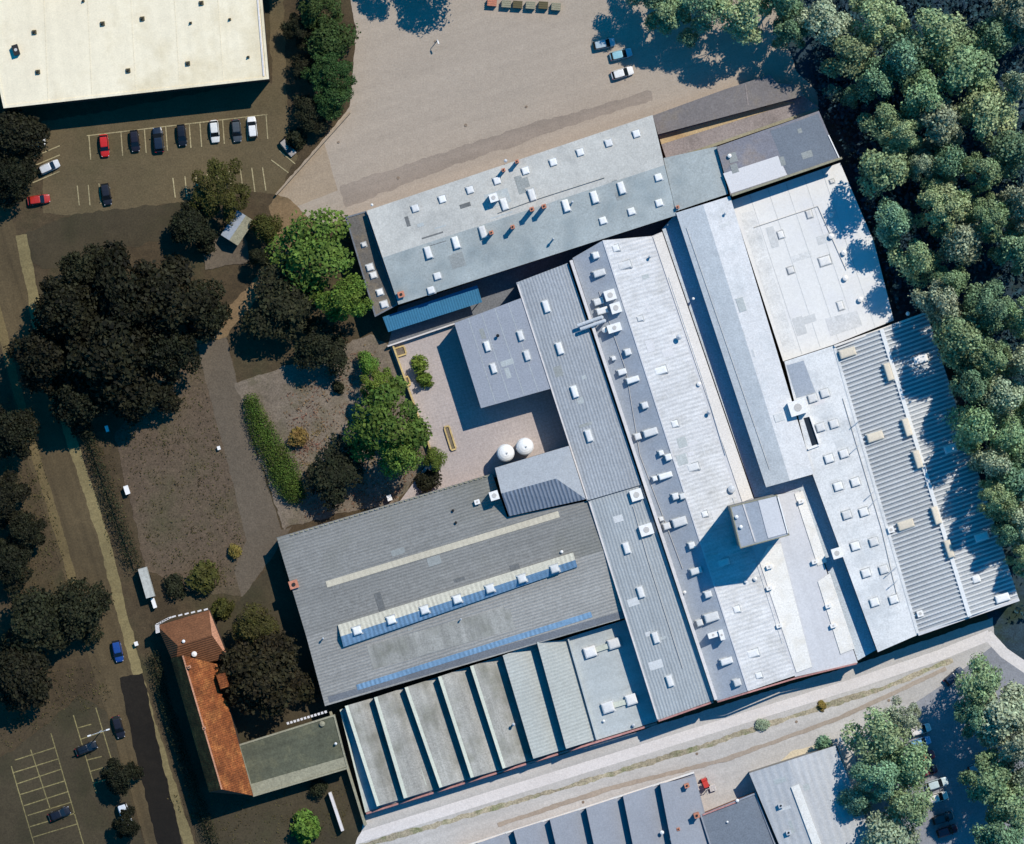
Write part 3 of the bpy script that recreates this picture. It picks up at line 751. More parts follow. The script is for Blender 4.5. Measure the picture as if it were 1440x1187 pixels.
# north-east sheds
S1 = flat_building('felt_shed', 'long low shed with dull grey felt roof under the northern trees', [(919, 163), (1018, 127), (1083, 106), (1092, 118), (1124, 120), (1129, 134), (926, 188)], 3.2, M['shed1'], M['brick'])
strip(S1, 'seam', (1048, 118), (1052, 148), 1.5, 3.2, .06, M['ramp'])
S2 = flat_building('loading_ramp', 'raised rusty loading ramp between the felt shed and the bitumen roof', [(926, 190), (1130, 135), (1152, 152), (938, 226)], 1.3, M['ramp'], M['ramp'], cat='ramp', over=.03)
patch(S2, 'rust_band', [(927, 191), (1100, 143), (1118, 144), (930, 203)], 1.3, M['ramp_tan'])
strip(S2, 'edge_kerb', (937, 227), (1150, 154), 4, 1.3, .25, M['parapet_dull'])
K_ = flat_building('bitumen_block', 'dark bitumen roof block with bright new felt patch and rust stains', [(1009, 207), (1151, 157), (1179, 223), (1028, 274)], 9.0, M['k_roof'], M['brick'])
patch(K_, 'felt_patch', [(1017, 244), (1094, 219), (1107, 246), (1028, 272)], 9.0, M['k_patch'], .03)
patch(K_, 'dark_felt', [(1083, 184), (1150, 160), (1177, 222), (1108, 246)], 9.0, M['t_dark'], .02)
strip(K_, 'coping', (1029, 275), (1184, 222), 3, 9.0, .2, M['parapet_dull']); strip(K_, 'coping', (1165, 190), (1180, 222), 1.6, 9.0, .2, M['white'])
vent(K_, 1026, 219, 3, .8, 9.0, 'white')

# south-west big hall
Oa, Ob, Oc, Od = (391, 757), (826, 625), (882, 866), (458, 991)
Oa, Ob, Oc, Od = (391, 757), (829, 702 - 76), (882, 867), (458, 991)
O_, zO = gable('factory_hall', 'large grey sheet-roofed hall with glazed ridge monitor carrying seven white domes', (391, 757), (827, 630), (883, 867), (458, 991), 6.6, 8.4, .58, M['o_n'], M['o_s'], M['brick']) if False else (None, None)
# its east end is cut back where the spine stands: build it from its real outline
out = [(391, 757), (692, 667), (712, 727), (829, 705), (881, 867), (458, 991)]
ra, rb = (431, 896), (860, 771)              # ridge line ends
O_ = empty('factory_hall', cen(out), 'large grey sheet-roofed hall with glazed ridge monitor carrying seven white domes', 'building')
zOe, zOr, zOs = 5.8, 6.5, 5.2
def zO(px, py):
    ex, ey = rb[0] - ra[0], rb[1] - ra[1]
    dist = (ex * (py - ra[1]) - ey * (px - ra[0])) / math.hypot(ex, ey)     # + south
    return zOr - (zOr - zOe) * (-dist) / 145 if dist < 0 else zOr - (zOr - zOs) * dist / 100
w = MB(); w.ring_wall([P(x, y, zO(x, y) - .15) for x, y in [(391, 757), (692, 667), (712, 727), (829, 705), rb, (881, 867), (458, 991), ra]], 0); w.build('wall', M['brick'], O_)
def slab(root, pts, zf, m, th=.2):
    mb = MB(); top = [P(x, y, zf(x, y)) for x, y in pts]
    a = sum(top[i][0] * top[(i + 1) % len(top)][1] - top[(i + 1) % len(top)][0] * top[i][1] for i in range(len(top)))
    if a < 0: top.reverse()
    mb.poly(top); n = len(top)
    for i in range(n):
        p, q = top[i], top[(i + 1) % n]; dz = Vector((0, 0, th))
        mb.poly([p - dz, q - dz, q, p], 1)
    mb.poly([p - Vector((0, 0, th)) for p in reversed(top)], 1)
    return mb.build('roof', [m, M['gutter']], root)
slab(O_, [(389, 756), (692, 666), (713, 727), (829, 704), rb, ra], zO, M['o_n'])
slab(O_, [ra, rb, (882, 868), (457, 993)], zO, M['o_s'])
def band(root, name, a, b, w, m, zf, th=.06):
    dx, dy = b[0] - a[0], b[1] - a[1]; l = math.hypot(dx, dy); nx, ny = -dy / l * w / 2, dx / l * w / 2
    q = [(a[0] - nx, a[1] - ny), (b[0] - nx, b[1] - ny), (b[0] + nx, b[1] + ny), (a[0] + nx, a[1] + ny)]
    mb = MB(); top = [P(x, y, zf(x, y) + th) for x, y in q]
    aa = sum(top[i][0] * top[(i + 1) % 4][1] - top[(i + 1) % 4][0] * top[i][1] for i in range(4))
    if aa < 0: top.reverse()
    mb.poly(top)
    for i in range(4):
        p, r = top[i], top[(i + 1) % 4]; dz = Vector((0, 0, th + .1))
        mb.poly([p - dz, r - dz, r, p])
    return mb.build(name, m, root)
band(O_, 'rooflight_band', (459, 822), (786, 723), 9, M['lightband'], zO)
band(O_, 'rooflight_band', (502, 967), (832, 864), 8, M['glaze_b'], zO)
band(O_, 'gutter', (462, 984), (878, 863), 9, M['gutter'], zO, .03)
band(O_, 'sheet_patch', (520, 925), (720, 868), 34, M['q_roof'], zO, .025)
strip(O_, 'verge_trim', (391, 757), (458, 991), 2, 7.2, -.6, M['parapet_dull'], under=1.0) if False else None
# ridge monitor: its own little gable of glass
ma, mb2, mc, md = (475, 879), (806, 777), (812, 797), (483, 910)
zm = zOr + .35
def mon(name, q, m):
    b_ = MB(); q = [P(x, y, z) for (x, y), z in q]
    a = sum(q[i][0] * q[(i + 1) % 4][1] - q[(i + 1) % 4][0] * q[i][1] for i in range(4))
    if a < 0: q.reverse()
    b_.poly(q); return b_.build(name, m, O_)
m1, m2 = lerp(ma, md, .52), lerp(mb2, mc, .52)
mon('monitor_glazing', [(ma, zm), (mb2, zm), (m2, zm + .9), (m1, zm + .9)], M['glaze_sunlit'])  # sun on the north slope is put into the paler glass colour
mon('monitor_glazing', [(m1, zm + .9), (m2, zm + .9), (mc, zm), (md, zm)], M['glaze_b'])  # shade of the south slope is put into the bluer glass colour
b_ = MB()
for p, q in ((ma, mb2), (mc, md)): b_.poly([P(*p, zm - 1), P(*q, zm - 1), P(*q, zm), P(*p, zm)])
b_.poly([P(*ma, zm - 1), P(*md, zm - 1), P(*md, zm), P(*m1, zm + .9), P(*ma, zm)]); b_.poly([P(*mb2, zm - 1), P(*mc, zm - 1), P(*mc, zm), P(*m2, zm + .9), P(*mb2, zm)])
b_.build('monitor_wall', M['gutter'], O_)
for x, y in ((502, 887), (550, 872), (597, 858), (643, 843), (689, 828), (734, 814), (780, 800)): skylight(O_, x, y, 12, 11, zm + .6, .8, curb=.4, name='dome_light')
unit(O_, 695, 697, 12, 12, 3.0, zO); unit(O_, 671, 706, 7, 6, .8, zO); vent(O_, 637, 718, 2, .6, zO, 'black'); vent(O_, 641, 735, 2, .6, zO, 'black'); vent(O_, 454, 898, 1.6, 1.6, zO); vent(O_, 648, 871, 1.4, 1.2, zO)
chimney(O_, 413, 822, 11, .7, zO); vent(O_, 790, 776, 2.2, .6, zO, 'white')
mb = MB()                                     # snow rail along the north eave
for k in range(40):
    t = k / 40; p = P(*lerp((410, 752), (690, 668), t), zOe + .2)
    mb.box((p.x, p.y), .55, .18, GA, zOe - .05, zOe + .28)
mb.build('eave_rail', M['parapet_dull'], O_)
# plant room
p1, p2, p3, p4 = (696, 658), (800, 627), (824, 702), (716, 726); r1, r2 = (705, 694), (782, 673)
Pm = empty('plant_room', cen([p1, p2, p3, p4]), 'grey plant room with dark slatted south slope beside two white tanks', 'building')
z1, zr_, z3 = 8.6, 9.3, 7.0
w = MB(); w.ring_wall([P(*p1, z1), P(*p2, z1), P(*p3, z3), P(*p4, z3)], 0); w.build('wall', M['wall'], Pm)
r = MB(); r.poly([P(*p1, z1), P(*r1, zr_), P(*r2, zr_), P(*p2, z1)]); r.poly([P(*p2, z1), P(*r2, zr_), P(*p3, z3)]); r.build('roof', M['p_n'], Pm)
r = MB(); r.poly([P(*r1, zr_), P(*p4, z3), P(*p3, z3), P(*r2, zr_)]); r.poly([P(*p1, z1), P(*p4, z3), P(*r1, zr_)]); r.build('slatted_roof', M['p_s'], Pm)
# tanks
for x, y, lb in ((711, 637, 'western of the two round white tanks, free edge over the courtyard paving'), (738, 628, 'eastern of the two round white tanks, nearer the spine hall')):
    t = empty('storage_tank', P(x, y, 5), lb, 'tank', 'round white tanks in the courtyard'); t.location.z = 0
    c = t.location; mb = MB(); mb.cyl((c.x, c.y), 1.62, 1.62, 0, 5.2, 28, cap=False); mb.build('shell', M['white'], t, True)
    mb = MB()
    for (ra_, za), (rb_, zb) in zip(((1.72, 5.15), (1.5, 5.6), (1.1, 5.9), (.6, 6.08)), ((1.5, 5.6), (1.1, 5.9), (.6, 6.08), (.05, 6.12))): mb.cyl((c.x, c.y), ra_, rb_, za, zb, 28, cap=False)
    mb.build('lid', M['white'], t, True)
    mb = MB(); mb.cyl((c.x + .3, c.y), .16, .16, 6.0, 6.35, 10); mb.build('filler_cap', M['curb'], t)

# sawtooth hall
def sawtooth(root, tops, bots, z0, hrs, flash, slope_m, flash_w=4.5):
    for i in range(len(tops) - 1):
        t0, b0, t1, b1 = tops[i], bots[i], tops[i + 1], bots[i + 1]; hr = hrs[i]
        d = MB()
        if flash[i]:
            k = flash_w / (t1[0] - t0[0]); tf, bf = lerp(t0, t1, k), lerp(b0, b1, k); zf = z0 + hr - .25
        else:
            tf, bf, zf = t0, b0, z0 + hr
        A, B = P(*t0, z0 + hr), P(*b0, z0 + hr); C, D_ = P(*tf, zf), P(*bf, zf); E, F = P(*t1, z0 + .02), P(*b1, z0 + .02)
        d.poly([C, D_, F, E]); 
        n = [P(*t0, z0 - .3), A, C, E, P(*t1, z0 - .3)]; s_ = [P(*b0, z0 - .3), P(*b1, z0 - .3), F, D_, B]
        if not flash[i]: n = [n[0], n[1], n[3], n[4]]; s_ = [s_[0], s_[1], s_[2], s_[4]]
        d.poly(n, 1); d.poly(s_, 1)
        o = d.build('sawtooth_roof', [slope_m[i], M['brick']], root)
        gl = MB(); gl.poly([P(*t0, z0 - .3), P(*b0, z0 - .3), B, A]); gl.build('north_light', M['glass_dark'], o)
        if flash[i]:
            fl = MB(); up = Vector((0, 0, .03)); fl.poly([A + up, B + up, D_ + up, C + up]); fl.poly([A + up, A - up * 4, B - up * 4, B + up]); fl.build('flashing', M['q_flash'], o)
Qp = [(479, 998), (882, 871), (924, 1014), (514, 1142)]
zQ = 2.3
Q_ = flat_building('sawtooth_hall', 'sawtooth-roofed hall with pale ridges and dark gaps along the street corner', Qp, zQ, M['q_flat'], M['brick'], over=.05)
tops = [(485, 993), (526, 981), (569, 967), (616, 952), (661, 937), (707, 922), (755, 903), (798, 900)]
bots = [(530, 1134), (568, 1123), (618, 1108), (662, 1094), (707, 1081), (750, 1067), (796, 1053), (838, 1040)]
sawtooth(Q_, tops, bots, zQ, [2.5, 2.5, 2.5, 2.5, 2.5, 2.9, 3.1], [1, 1, 1, 1, 1, 0, 0], [M['q_roof']] * 5 + [M['q_roof2']] * 2)
strip(Q_, 'step_wall', (799, 898), (839, 1039), 2, zQ, .9, M['q_flat'])
strip(Q_, 'coping', (515, 1144), (924, 1017), 2.6, zQ, .45, M['coping']); strip(Q_, 'coping', (479, 998), (515, 1142), 2.4, zQ, .5, M['q_flash'])
for x, y, a, b in ((830, 917, 17, 15), (864, 905, 18, 14), (855, 995, 17, 15), (888, 984, 16, 15)): skylight(Q_, x, y, a, b, zQ, .9, curb=.5)
for a, b in (((838, 914), (856, 908)), ((863, 992), (880, 987))): strip(Q_, 'duct', a, b, 7, zQ, .4, M['q_flash'])
vent(Q_, 849, 1014, 2, .6, zQ, 'white'); vent(Q_, 891, 1020, 2.5, .8, zQ); vent(Q_, 722, 1019, 2.5, 1.8, zQ + 1)
patch(Q_, 'felt_patch', [(566, 1087), (592, 1080), (600, 1104), (572, 1113)], zQ + .75, M['q_flash'], .1)

# flat block by the tiled house
Rp = [(336, 1048), (470, 1006), (489, 1080), (357, 1119)]
R_ = flat_building('flat_annex', 'low mossy flat-roofed annex between the tiled house and the sawtooth hall', Rp, 4.2, M['r_flat'], M['wall_dark'], parapet=M['parapet_dull'], ph=.15, pw=.35)
patch(R_, 'pale_edge', [(352, 1103), (486, 1064), (489, 1078), (357, 1118)], 4.2, M['parapet_dull'], .03)
vent(R_, 453, 1018, 4, .6, 4.2, 'parapet_dull'); vent(R_, 472, 1046, 2, .9, 4.2, 'white')
mb = MB()
for k in range(12):
    p = P(*lerp((405, 1017), (458, 1001), k / 11), 4.3); mb.box((p.x, p.y), .45, .45, GA, 4.1, 4.75)
mb.build('parapet_blocks', M['parapet'], R_)
tagw = strip(None, 'boundary_wall', (465, 1000), (514, 1160), 3.5, .9, 1.5, M['parapet_dull'], under=.9)
tag(tagw, 'pale narrow boundary wall running down beside the first sawtooth', 'wall')
w2 = strip(None, 'boundary_wall', (464, 1114), (482, 1168), 4, .8, 1.1, M['parapet'], under=.8); tag(w2, 'short white wall standing in the dark garden near the street corner', 'wall')

# tiled houses
ridge_t, ridge_b = (257, 922), (312, 1110)
eE_t, eE_b = (305, 934), (356, 1119); eW_t, eW_b = (240, 926), (294, 1114)
HS = empty('tiled_house', cen([eE_t, eE_b, eW_b, eW_t]), 'long old house with steep orange clay tile roof beside the dark purple tree', 'house')
ze, zr = 5.0, 12.2
w = MB(); g0 = lambda p: P(*p, 0)
for a, b in ((eE_t, eE_b), (eW_b, eW_t)): w.poly([(P(*a, ze).x, P(*a, ze).y, 0), (P(*b, ze).x, P(*b, ze).y, 0), P(*b, ze), P(*a, ze)])
for a, r_, b in ((eE_t, ridge_t, eW_t), (eE_b, ridge_b, eW_b)): w.poly([(P(*a, ze).x, P(*a, ze).y, 0), P(*a, ze), P(*r_, zr - .2), P(*b, ze), (P(*b, ze).x, P(*b, ze).y, 0)])
w.build('wall', M['wall_dark'], HS)
for a, b in ((eE_t, eE_b), (eW_t, eW_b)):
    r = MB(); ns = 12
    for k in range(ns):                              # tile courses as low steps
        k0, k1 = k / ns, (k + 1) / ns
        z0_, z1_ = zr + (ze - zr) * k0, zr + (ze - zr) * k1
        q = [P(*lerp(ridge_t, a, k0), z0_), P(*lerp(ridge_b, b, k0), z0_), P(*lerp(ridge_b, b, k1), z1_ + .06), P(*lerp(ridge_t, a, k1), z1_ + .06)]
        r.poly(q); r.poly([q[3], q[2], q[2] - Vector((0, 0, .08)), q[3] - Vector((0, 0, .08))])
    r.build('roof', M['tile'], HS)
strip(HS, 'ridge_tiles', ridge_t, ridge_b, 2, zr, .12, M['tile_pink'])
chimney(HS, 266, 938, 4, .8, zr - .3, 'tile_pink'); chimney(HS, 287, 1024, 4, .8, zr - .3, 'tile_pink')
# dormer on the east slope
mb = MB(); c = P(313, 958, 8); mb.box((c.x, c.y), 2.6, 3.6, GA, 5, 8.2, 0, 0, taper=.5); mb.build('dormer', M['tile'], HS)
hp = [(221, 880), (294, 858), (321, 926), (247, 940)]
H2 = empty('hip_house', cen(hp), 'small house with dark brown hip roof and eastern slope coloured pale pink as sunlit', 'house')
w = MB(); w.ring_wall([P(x, y, 4.6) for x, y in hp], 0); w.build('wall', M['wall_dark'], H2)
q1, q2 = P(250, 908, 7.2), P(298, 893, 7.2); E4 = [P(x, y, 4.6) for x, y in hp]
r = MB(); r.poly([E4[0], q1, q2, E4[1]]); r.poly([E4[3], E4[2], q2, q1]); r.poly([E4[0], E4[3], q1]); r.build('roof', M['tile_brown'], H2)
r = MB(); r.poly([E4[1], q2, E4[2]]); r.build('sunlit_east_slope', M['tile_pink'], H2)  # sunlight on this slope is put into its paler tile colour
mb = MB()
for a, b in (((221, 878), (240, 868)), ((240, 868), (294, 856)), ((221, 878), (222, 890))):
    n_ = 6
    for k in range(n_):
        p = P(*lerp(a, b, (k + .5) / n_), 4.7); mb.box((p.x, p.y), .8, .3, GA, 4.5, 4.85)
mb.build('eave_tiles', M['parapet'], H2)
vent(H2, 258, 902, 2.4, .6, 7.0, 'white'); vent(H2, 273, 920, 4, .8, 5.4, 'white')

# south side of the street
Tp = [(640, 1195), (976, 1087), (990, 1140), (1020, 1260), (640, 1260)]
zTb = 4.0
T1 = flat_building('sawtooth_works', 'blue-grey sawtooth works on the south side of the street, brick stacks at its corner', Tp, zTb, M['t_roof'], M['brick'], over=.05)
tops = [(671, 1186), (722, 1168), (773, 1152), (824, 1136), (876, 1119), (928, 1102), (981, 1150)]
bots = [(690, 1258), (746, 1258), (798, 1258), (850, 1258), (904, 1258), (958, 1258), (1012, 1258)]
tops[-1] = (978, 1092)
sawtooth(T1, tops, bots, zTb, [2.4] * 6, [0] * 6, [M['t_roof']] * 6)
strip(T1, 'coping', (640, 1194), (976, 1086), 2.6, zTb, .5, M['h_tan'])
for x, y, w_, h in ((966, 1105, 6, 1.6), (980, 1147, 7, 2.2), (954, 1166, 4, 1.2)): chimney(T1, x, y, w_, h, zTb + .8)
for x, y in ((887, 1152), (931, 1171), (945, 1180), (783, 1182)): vent(T1, x, y, 3, 1, zTb + .9, 'white')
T2 = flat_building('dark_flat_block', 'dark blue-grey flat block wedged between the sawtooth works and corrugated barn', [(986, 1147), (1062, 1116), (1118, 1260), (1022, 1260)], 4.6, M['t_dark'], M['brick'], parapet=M['t_roof'], ph=.2)
strip(T2, 'coping', (988, 1146), (1035, 1128), 2, 4.6, .3, M['coping']); vent(T2, 1023, 1156, 1.6, .5, 4.6, 'white'); vent(T2, 1037, 1126, 2.5, .7, 4.6, 'white')
T3, zT3 = gable('corrugated_barn', 'light corrugated barn roof with one long white skylight, half in tree shade', (1055, 1088), (1128, 1262), (1246, 1225), (1174, 1050), 5.6, 6.6, .45, M['t_sheet'], M['t_sheet'], M['wall'])
band(T3, 'rooflight_band', (1118, 1105), (1152, 1196), 12, M['h_white'], zT3, .35)
for x, y in ((1098, 1133), (1109, 1171)): chimney(T3, x, y, 6, .8, zT3, 'metal')
bw = strip(None, 'boundary_wall', (1178, 1048), (1216, 1162), 3, .9, 1.2, M['parapet'], under=.9); tag(bw, 'thin white wall between the corrugated barn and the round-crowned trees', 'wall')

# low walls and fences
lw = strip(None, 'garden_wall', (492, 158), (388, 274), 2.6, .6, .5, M['apron'], under=.6); tag(lw, 'low tan wall slanting between the north-west car park and asphalt yard', 'wall')
fw = strip(None, 'courtyard_wall', (553, 487), (612, 650), 2.4, 1.2, .4, M['wood'], under=1.2); tag(fw, 'low wooden edged wall between the gravel garden and paved courtyard', 'wall')
f2 = strip(None, 'canopy_wall', (545, 487), (640, 455), 2, 1.0, .4, M['parapet'], under=1.0); tag(f2, 'white wall closing the courtyard beside the blue canopy', 'wall')
def bench(px, py, a, b, label):
    c = P(px, py, .5); o = empty('planter_frame', (c.x, c.y, 0), label, 'planter', 'wooden planter frames in the courtyard')
    e = MB(); L, W = a * S, b * S
    for dx, dy, sx, sy in ((0, W / 2, L, .3), (0, -W / 2, L, .3), (L / 2, 0, .3, W - .32), (-L / 2, 0, .3, W - .32)):
        ca, sa = math.cos(R(GA)), math.sin(R(GA)); e.box((c.x + dx * ca - dy * sa, c.y + dx * sa + dy * ca), sx, sy, GA, 0, .5)
    e.build('frame', M['wood'], o)
    s_ = MB(); s_.box((c.x, c.y), L - .3, W - .3, GA, 0, .3); s_.build('soil', M['garden'], o)
bench(563, 494, 14, 12, 'small square wooden planter frame near the blue canopy end'); bench(633, 616, 7, 34, 'long narrow wooden planter frame near the white tanks'); bench(572, 536, 8, 12, 'small wooden planter frame against the courtyard wall, middle of three')

# ==================================================================== TREES
def leaf_mesh(name, clumps, leaf, seed, m, out=.62):
    """many leaf-sized quads spread over clump volumes; clump = (centre, radii, count)"""
    rg = np.random.default_rng(seed); Vs = []
    for (c, rad, n) in clumps:
        d = rg.normal(size=(n, 3)); d /= np.linalg.norm(d, axis=1)[:, None]
        d[:, 2] = np.where(d[:, 2] < -.35, -d[:, 2], d[:, 2])
        r = 1 - .42 * rg.random(n) ** 1.7 + .10 * rg.normal(size=n)
        pos = np.array(c) + d * np.array(rad) * r[:, None]
        nrm = out * d + (1 - out) * rg.normal(size=(n, 3)) + np.array((0, 0, .15)); nrm /= np.linalg.norm(nrm, axis=1)[:, None]
        t = np.cross(nrm, rg.normal(size=(n, 3))); t /= np.linalg.norm(t, axis=1)[:, None]
        b = np.cross(nrm, t)
        s1 = (leaf * (.55 + .8 * rg.random(n)))[:, None]; s2 = s1 * (.55 + .35 * rg.random(n))[:, None]
        bend = nrm * s1 * .18
        Vs.append(np.stack([pos - t * s1 * .5 - bend, pos - b * s2 * .5, pos + t * s1 * .5 - bend, pos + b * s2 * .5], 1).reshape(-1, 3))
    v = np.concatenate(Vs); nf = len(v) // 4
    me = bpy.data.meshes.new(name)
    me.vertices.add(len(v)); me.vertices.foreach_set('co', v.astype(np.float32).ravel())
    me.loops.add(nf * 4); me.loops.foreach_set('vertex_index', np.arange(nf * 4, dtype=np.int32))
    me.polygons.add(nf); me.polygons.foreach_set('loop_start', np.arange(0, nf * 4, 4, dtype=np.int32))
    me.materials.append(m); me.update(calc_edges=True)
    return me

def crown_clumps(seed, lobes, spread, r0, r1, zc, ztop, n):
    q = random.Random(seed); out = []
    for k in range(lobes):
        a = 2.4 * k + q.random() * 1.1; rr = spread * math.sqrt((k + .4) / lobes) * (.85 + .3 * q.random())
        r = r0 + (r1 - r0) * q.random()
        z = ztop - (ztop - zc) * (rr / spread) ** 1.6 - r * .9 + q.uniform(-.9, .9)
        out.append(((rr * math.cos(a), rr * math.sin(a), z), (r * q.uniform(.85, 1.2), r * q.uniform(.85, 1.2), r * q.uniform(.8, 1.1)), int(n * (r / r1) ** 2)))
    return out

def trunk_mesh(name, seed, h, r, spread):
    q = random.Random(seed); mb = MB()
    p = Vector((0, 0, -.1)); rr = r
    for k in range(4):
        nx = Vector((q.uniform(-.25, .25), q.uniform(-.25, .25), h * (k + 1) / 5)); mb.tube(p, nx, rr, rr * .8, 8); p, rr = nx, rr * .8
        if k >= 1:
            for j in range(3):
                a = q.random() * 6.28; L = spread * q.uniform(.5, .8)
                e = p + Vector((math.cos(a) * L, math.sin(a) * L, h * q.uniform(.2, .36))); mb.tube(p, e, rr * .5, rr * .15, 6)
    return mb.mesh(name, [M['trunk']])

# unit trees: crown radius about 5 m, height about 14 m
VAR = []
for k, (lobes, spread, r0, r1) in enumerate(((13, 3.7, 1.35, 2.1), (16, 3.9, 1.2, 1.9), (11, 3.5, 1.5, 2.3), (18, 4.0, 1.1, 1.7), (14, 3.9, 1.1, 2.0), (12, 3.3, 1.4, 2.2))):
    cm = leaf_mesh('crown', crown_clumps(40 + k, lobes, spread, r0, r1, 8.0, 14.4, 520), .46, 100 + k, LF['green'])
    VAR.append((cm, trunk_mesh('trunk', 70 + k, 11.0, .34, 3.2)))
for k, (lobes, spread, r0, r1, lf, nn, zc) in enumerate(((26, 4.2, .8, 1.3, .36, 420, 8.5), (9, 3.2, 1.6, 2.6, .55, 560, 7.0), (20, 4.1, .9, 1.9, .4, 600, 9.0))):
    cm = leaf_mesh('crown', crown_clumps(140 + k, lobes, spread, r0, r1, zc, 14.6, nn), lf, 180 + k, LF['green'], out=.5 + .08 * k)
    VAR.append((cm, trunk_mesh('trunk', 170 + k, 11.0, .32, 3.0)))
DENSE = []
for k in range(3):
    cm = leaf_mesh('crown', crown_clumps(300 + k, 24, 4.1, 1.2, 1.9, 6.5, 13.6, 430), .5, 400 + k, LF['dark'], out=.5)
    DENSE.append((cm, trunk_mesh('trunk', 370 + k, 10.5, .42, 3.2)))
BUSH = []
for k in range(3):
    cm = leaf_mesh('crown', crown_clumps(500 + k, 8, .62, .38, .62, .9, 1.75, 260), .22, 600 + k, LF['green'])
    BUSH.append((cm, trunk_mesh('trunk', 570 + k, 1.3, .06, .4)))

def tree(name, label, px, py, rpx, h, leaf, var=None, dense=False, bush=False, cat=None, group=None):
    src = (BUSH if bush else DENSE if dense else VAR); v = src[(var if var is not None else rnd.randrange(99)) % len(src)]
    r = rpx * S; s = r / (1.05 if bush else 5.2); sz = h / (1.75 if bush else 14.4)
    c = P(px, py, h * .75)
    o = empty(name, (c.x, c.y, 0), label, cat or ('bush' if bush else 'tree'), group, rnd.random() * 6.28)
    for nm, me in (('crown', v[0]), ('trunk', v[1])):
        ch = bpy.data.objects.new(nm, me); col.objects.link(ch); ch.parent = o
        ch.scale = (s * rnd.uniform(.92, 1.1), s * rnd.uniform(.85, 1.15), sz)
        if nm == 'crown': ch.material_slots[0].link = 'OBJECT'; ch.material_slots[0].material = LF[leaf]
    return o

ORD = ['first', 'second', 'third', 'fourth', 'fifth', 'sixth', 'seventh', 'eighth', 'ninth', 'tenth', 'eleventh', 'twelfth', 'thirteenth', 'fourteenth', 'fifteenth', 'sixteenth', 'seventeenth', 'eighteenth', 'nineteenth', 'twentieth']
wood_rows = {
    'inner': ('wood edge facing the factory roofs', [
        (1162, 30, 36, 15), (1196, 72, 34, 15), (1236, 112, 30, 14), (1246, 168, 28, 13), (1244, 236, 38, 16), (1296, 232, 22, 13), (1256, 312, 27, 14), (1290, 362, 30, 15), (1312, 424, 27, 14), (1336, 478, 34, 16), (1356, 540, 27, 15), (1362, 600, 30, 15), (1388, 652, 24, 15), (1392, 700, 24, 14), (1404, 752, 18, 12)]),
    'middle': ('middle row of the eastern wood', [
        (1236, 26, 34, 16), (1272, 80, 32, 17), (1300, 130, 34, 17), (1322, 172, 32, 16), (1270, 190, 26, 15), (1330, 290, 36, 17), (1352, 340, 30, 17), (1336, 396, 26, 16), (1380, 432, 34, 17), (1376, 500, 30, 17), (1398, 560, 32, 17), (1408, 616, 28, 17), (1420, 676, 30, 16), (1432, 736, 26, 15), (1336, 228, 26, 16), (1404, 716, 24, 15), (1436, 786, 24, 13)]),
    'outer': ('outer wood row along the right border', [
        (1314, 42, 38, 17), (1356, 96, 38, 18), (1390, 160, 36, 17), (1404, 52, 26, 15), (1382, 240, 28, 17), (1432, 120, 20, 16), (1424, 210, 32, 16), (1440, 18, 36, 17), (1440, 290, 30, 17), (1394, 306, 30, 17), (1432, 352, 26, 16), (1428, 440, 26, 17), (1436, 510, 26, 17), (1444, 580, 26, 16), (1452, 650, 26, 16)]),
}
for nm, (desc, lst) in wood_rows.items():
    lst.sort(key=lambda t: t[1])
    for k, (x, y, r_, h) in enumerate(lst):
        leaf = ('wood_a', 'wood_b', 'wood_a', 'wood_c')[(k + len(nm)) % 4]
        size = 'broad' if r_ >= 33 else 'mid-sized' if r_ >= 27 else 'slim'
        hue = {'wood_a': 'olive', 'wood_b': 'sage green', 'wood_c': 'deep green'}[leaf]
        tree('wood_tree', '%s %s tree, %s from top in the %s' % (size, hue, ORD[k], desc), x + (12 if y > 400 else 0), y, r_ * 1.27, h * (1.35 if y < 380 or nm != 'inner' else 1.7), leaf, group='trees of the eastern wood')
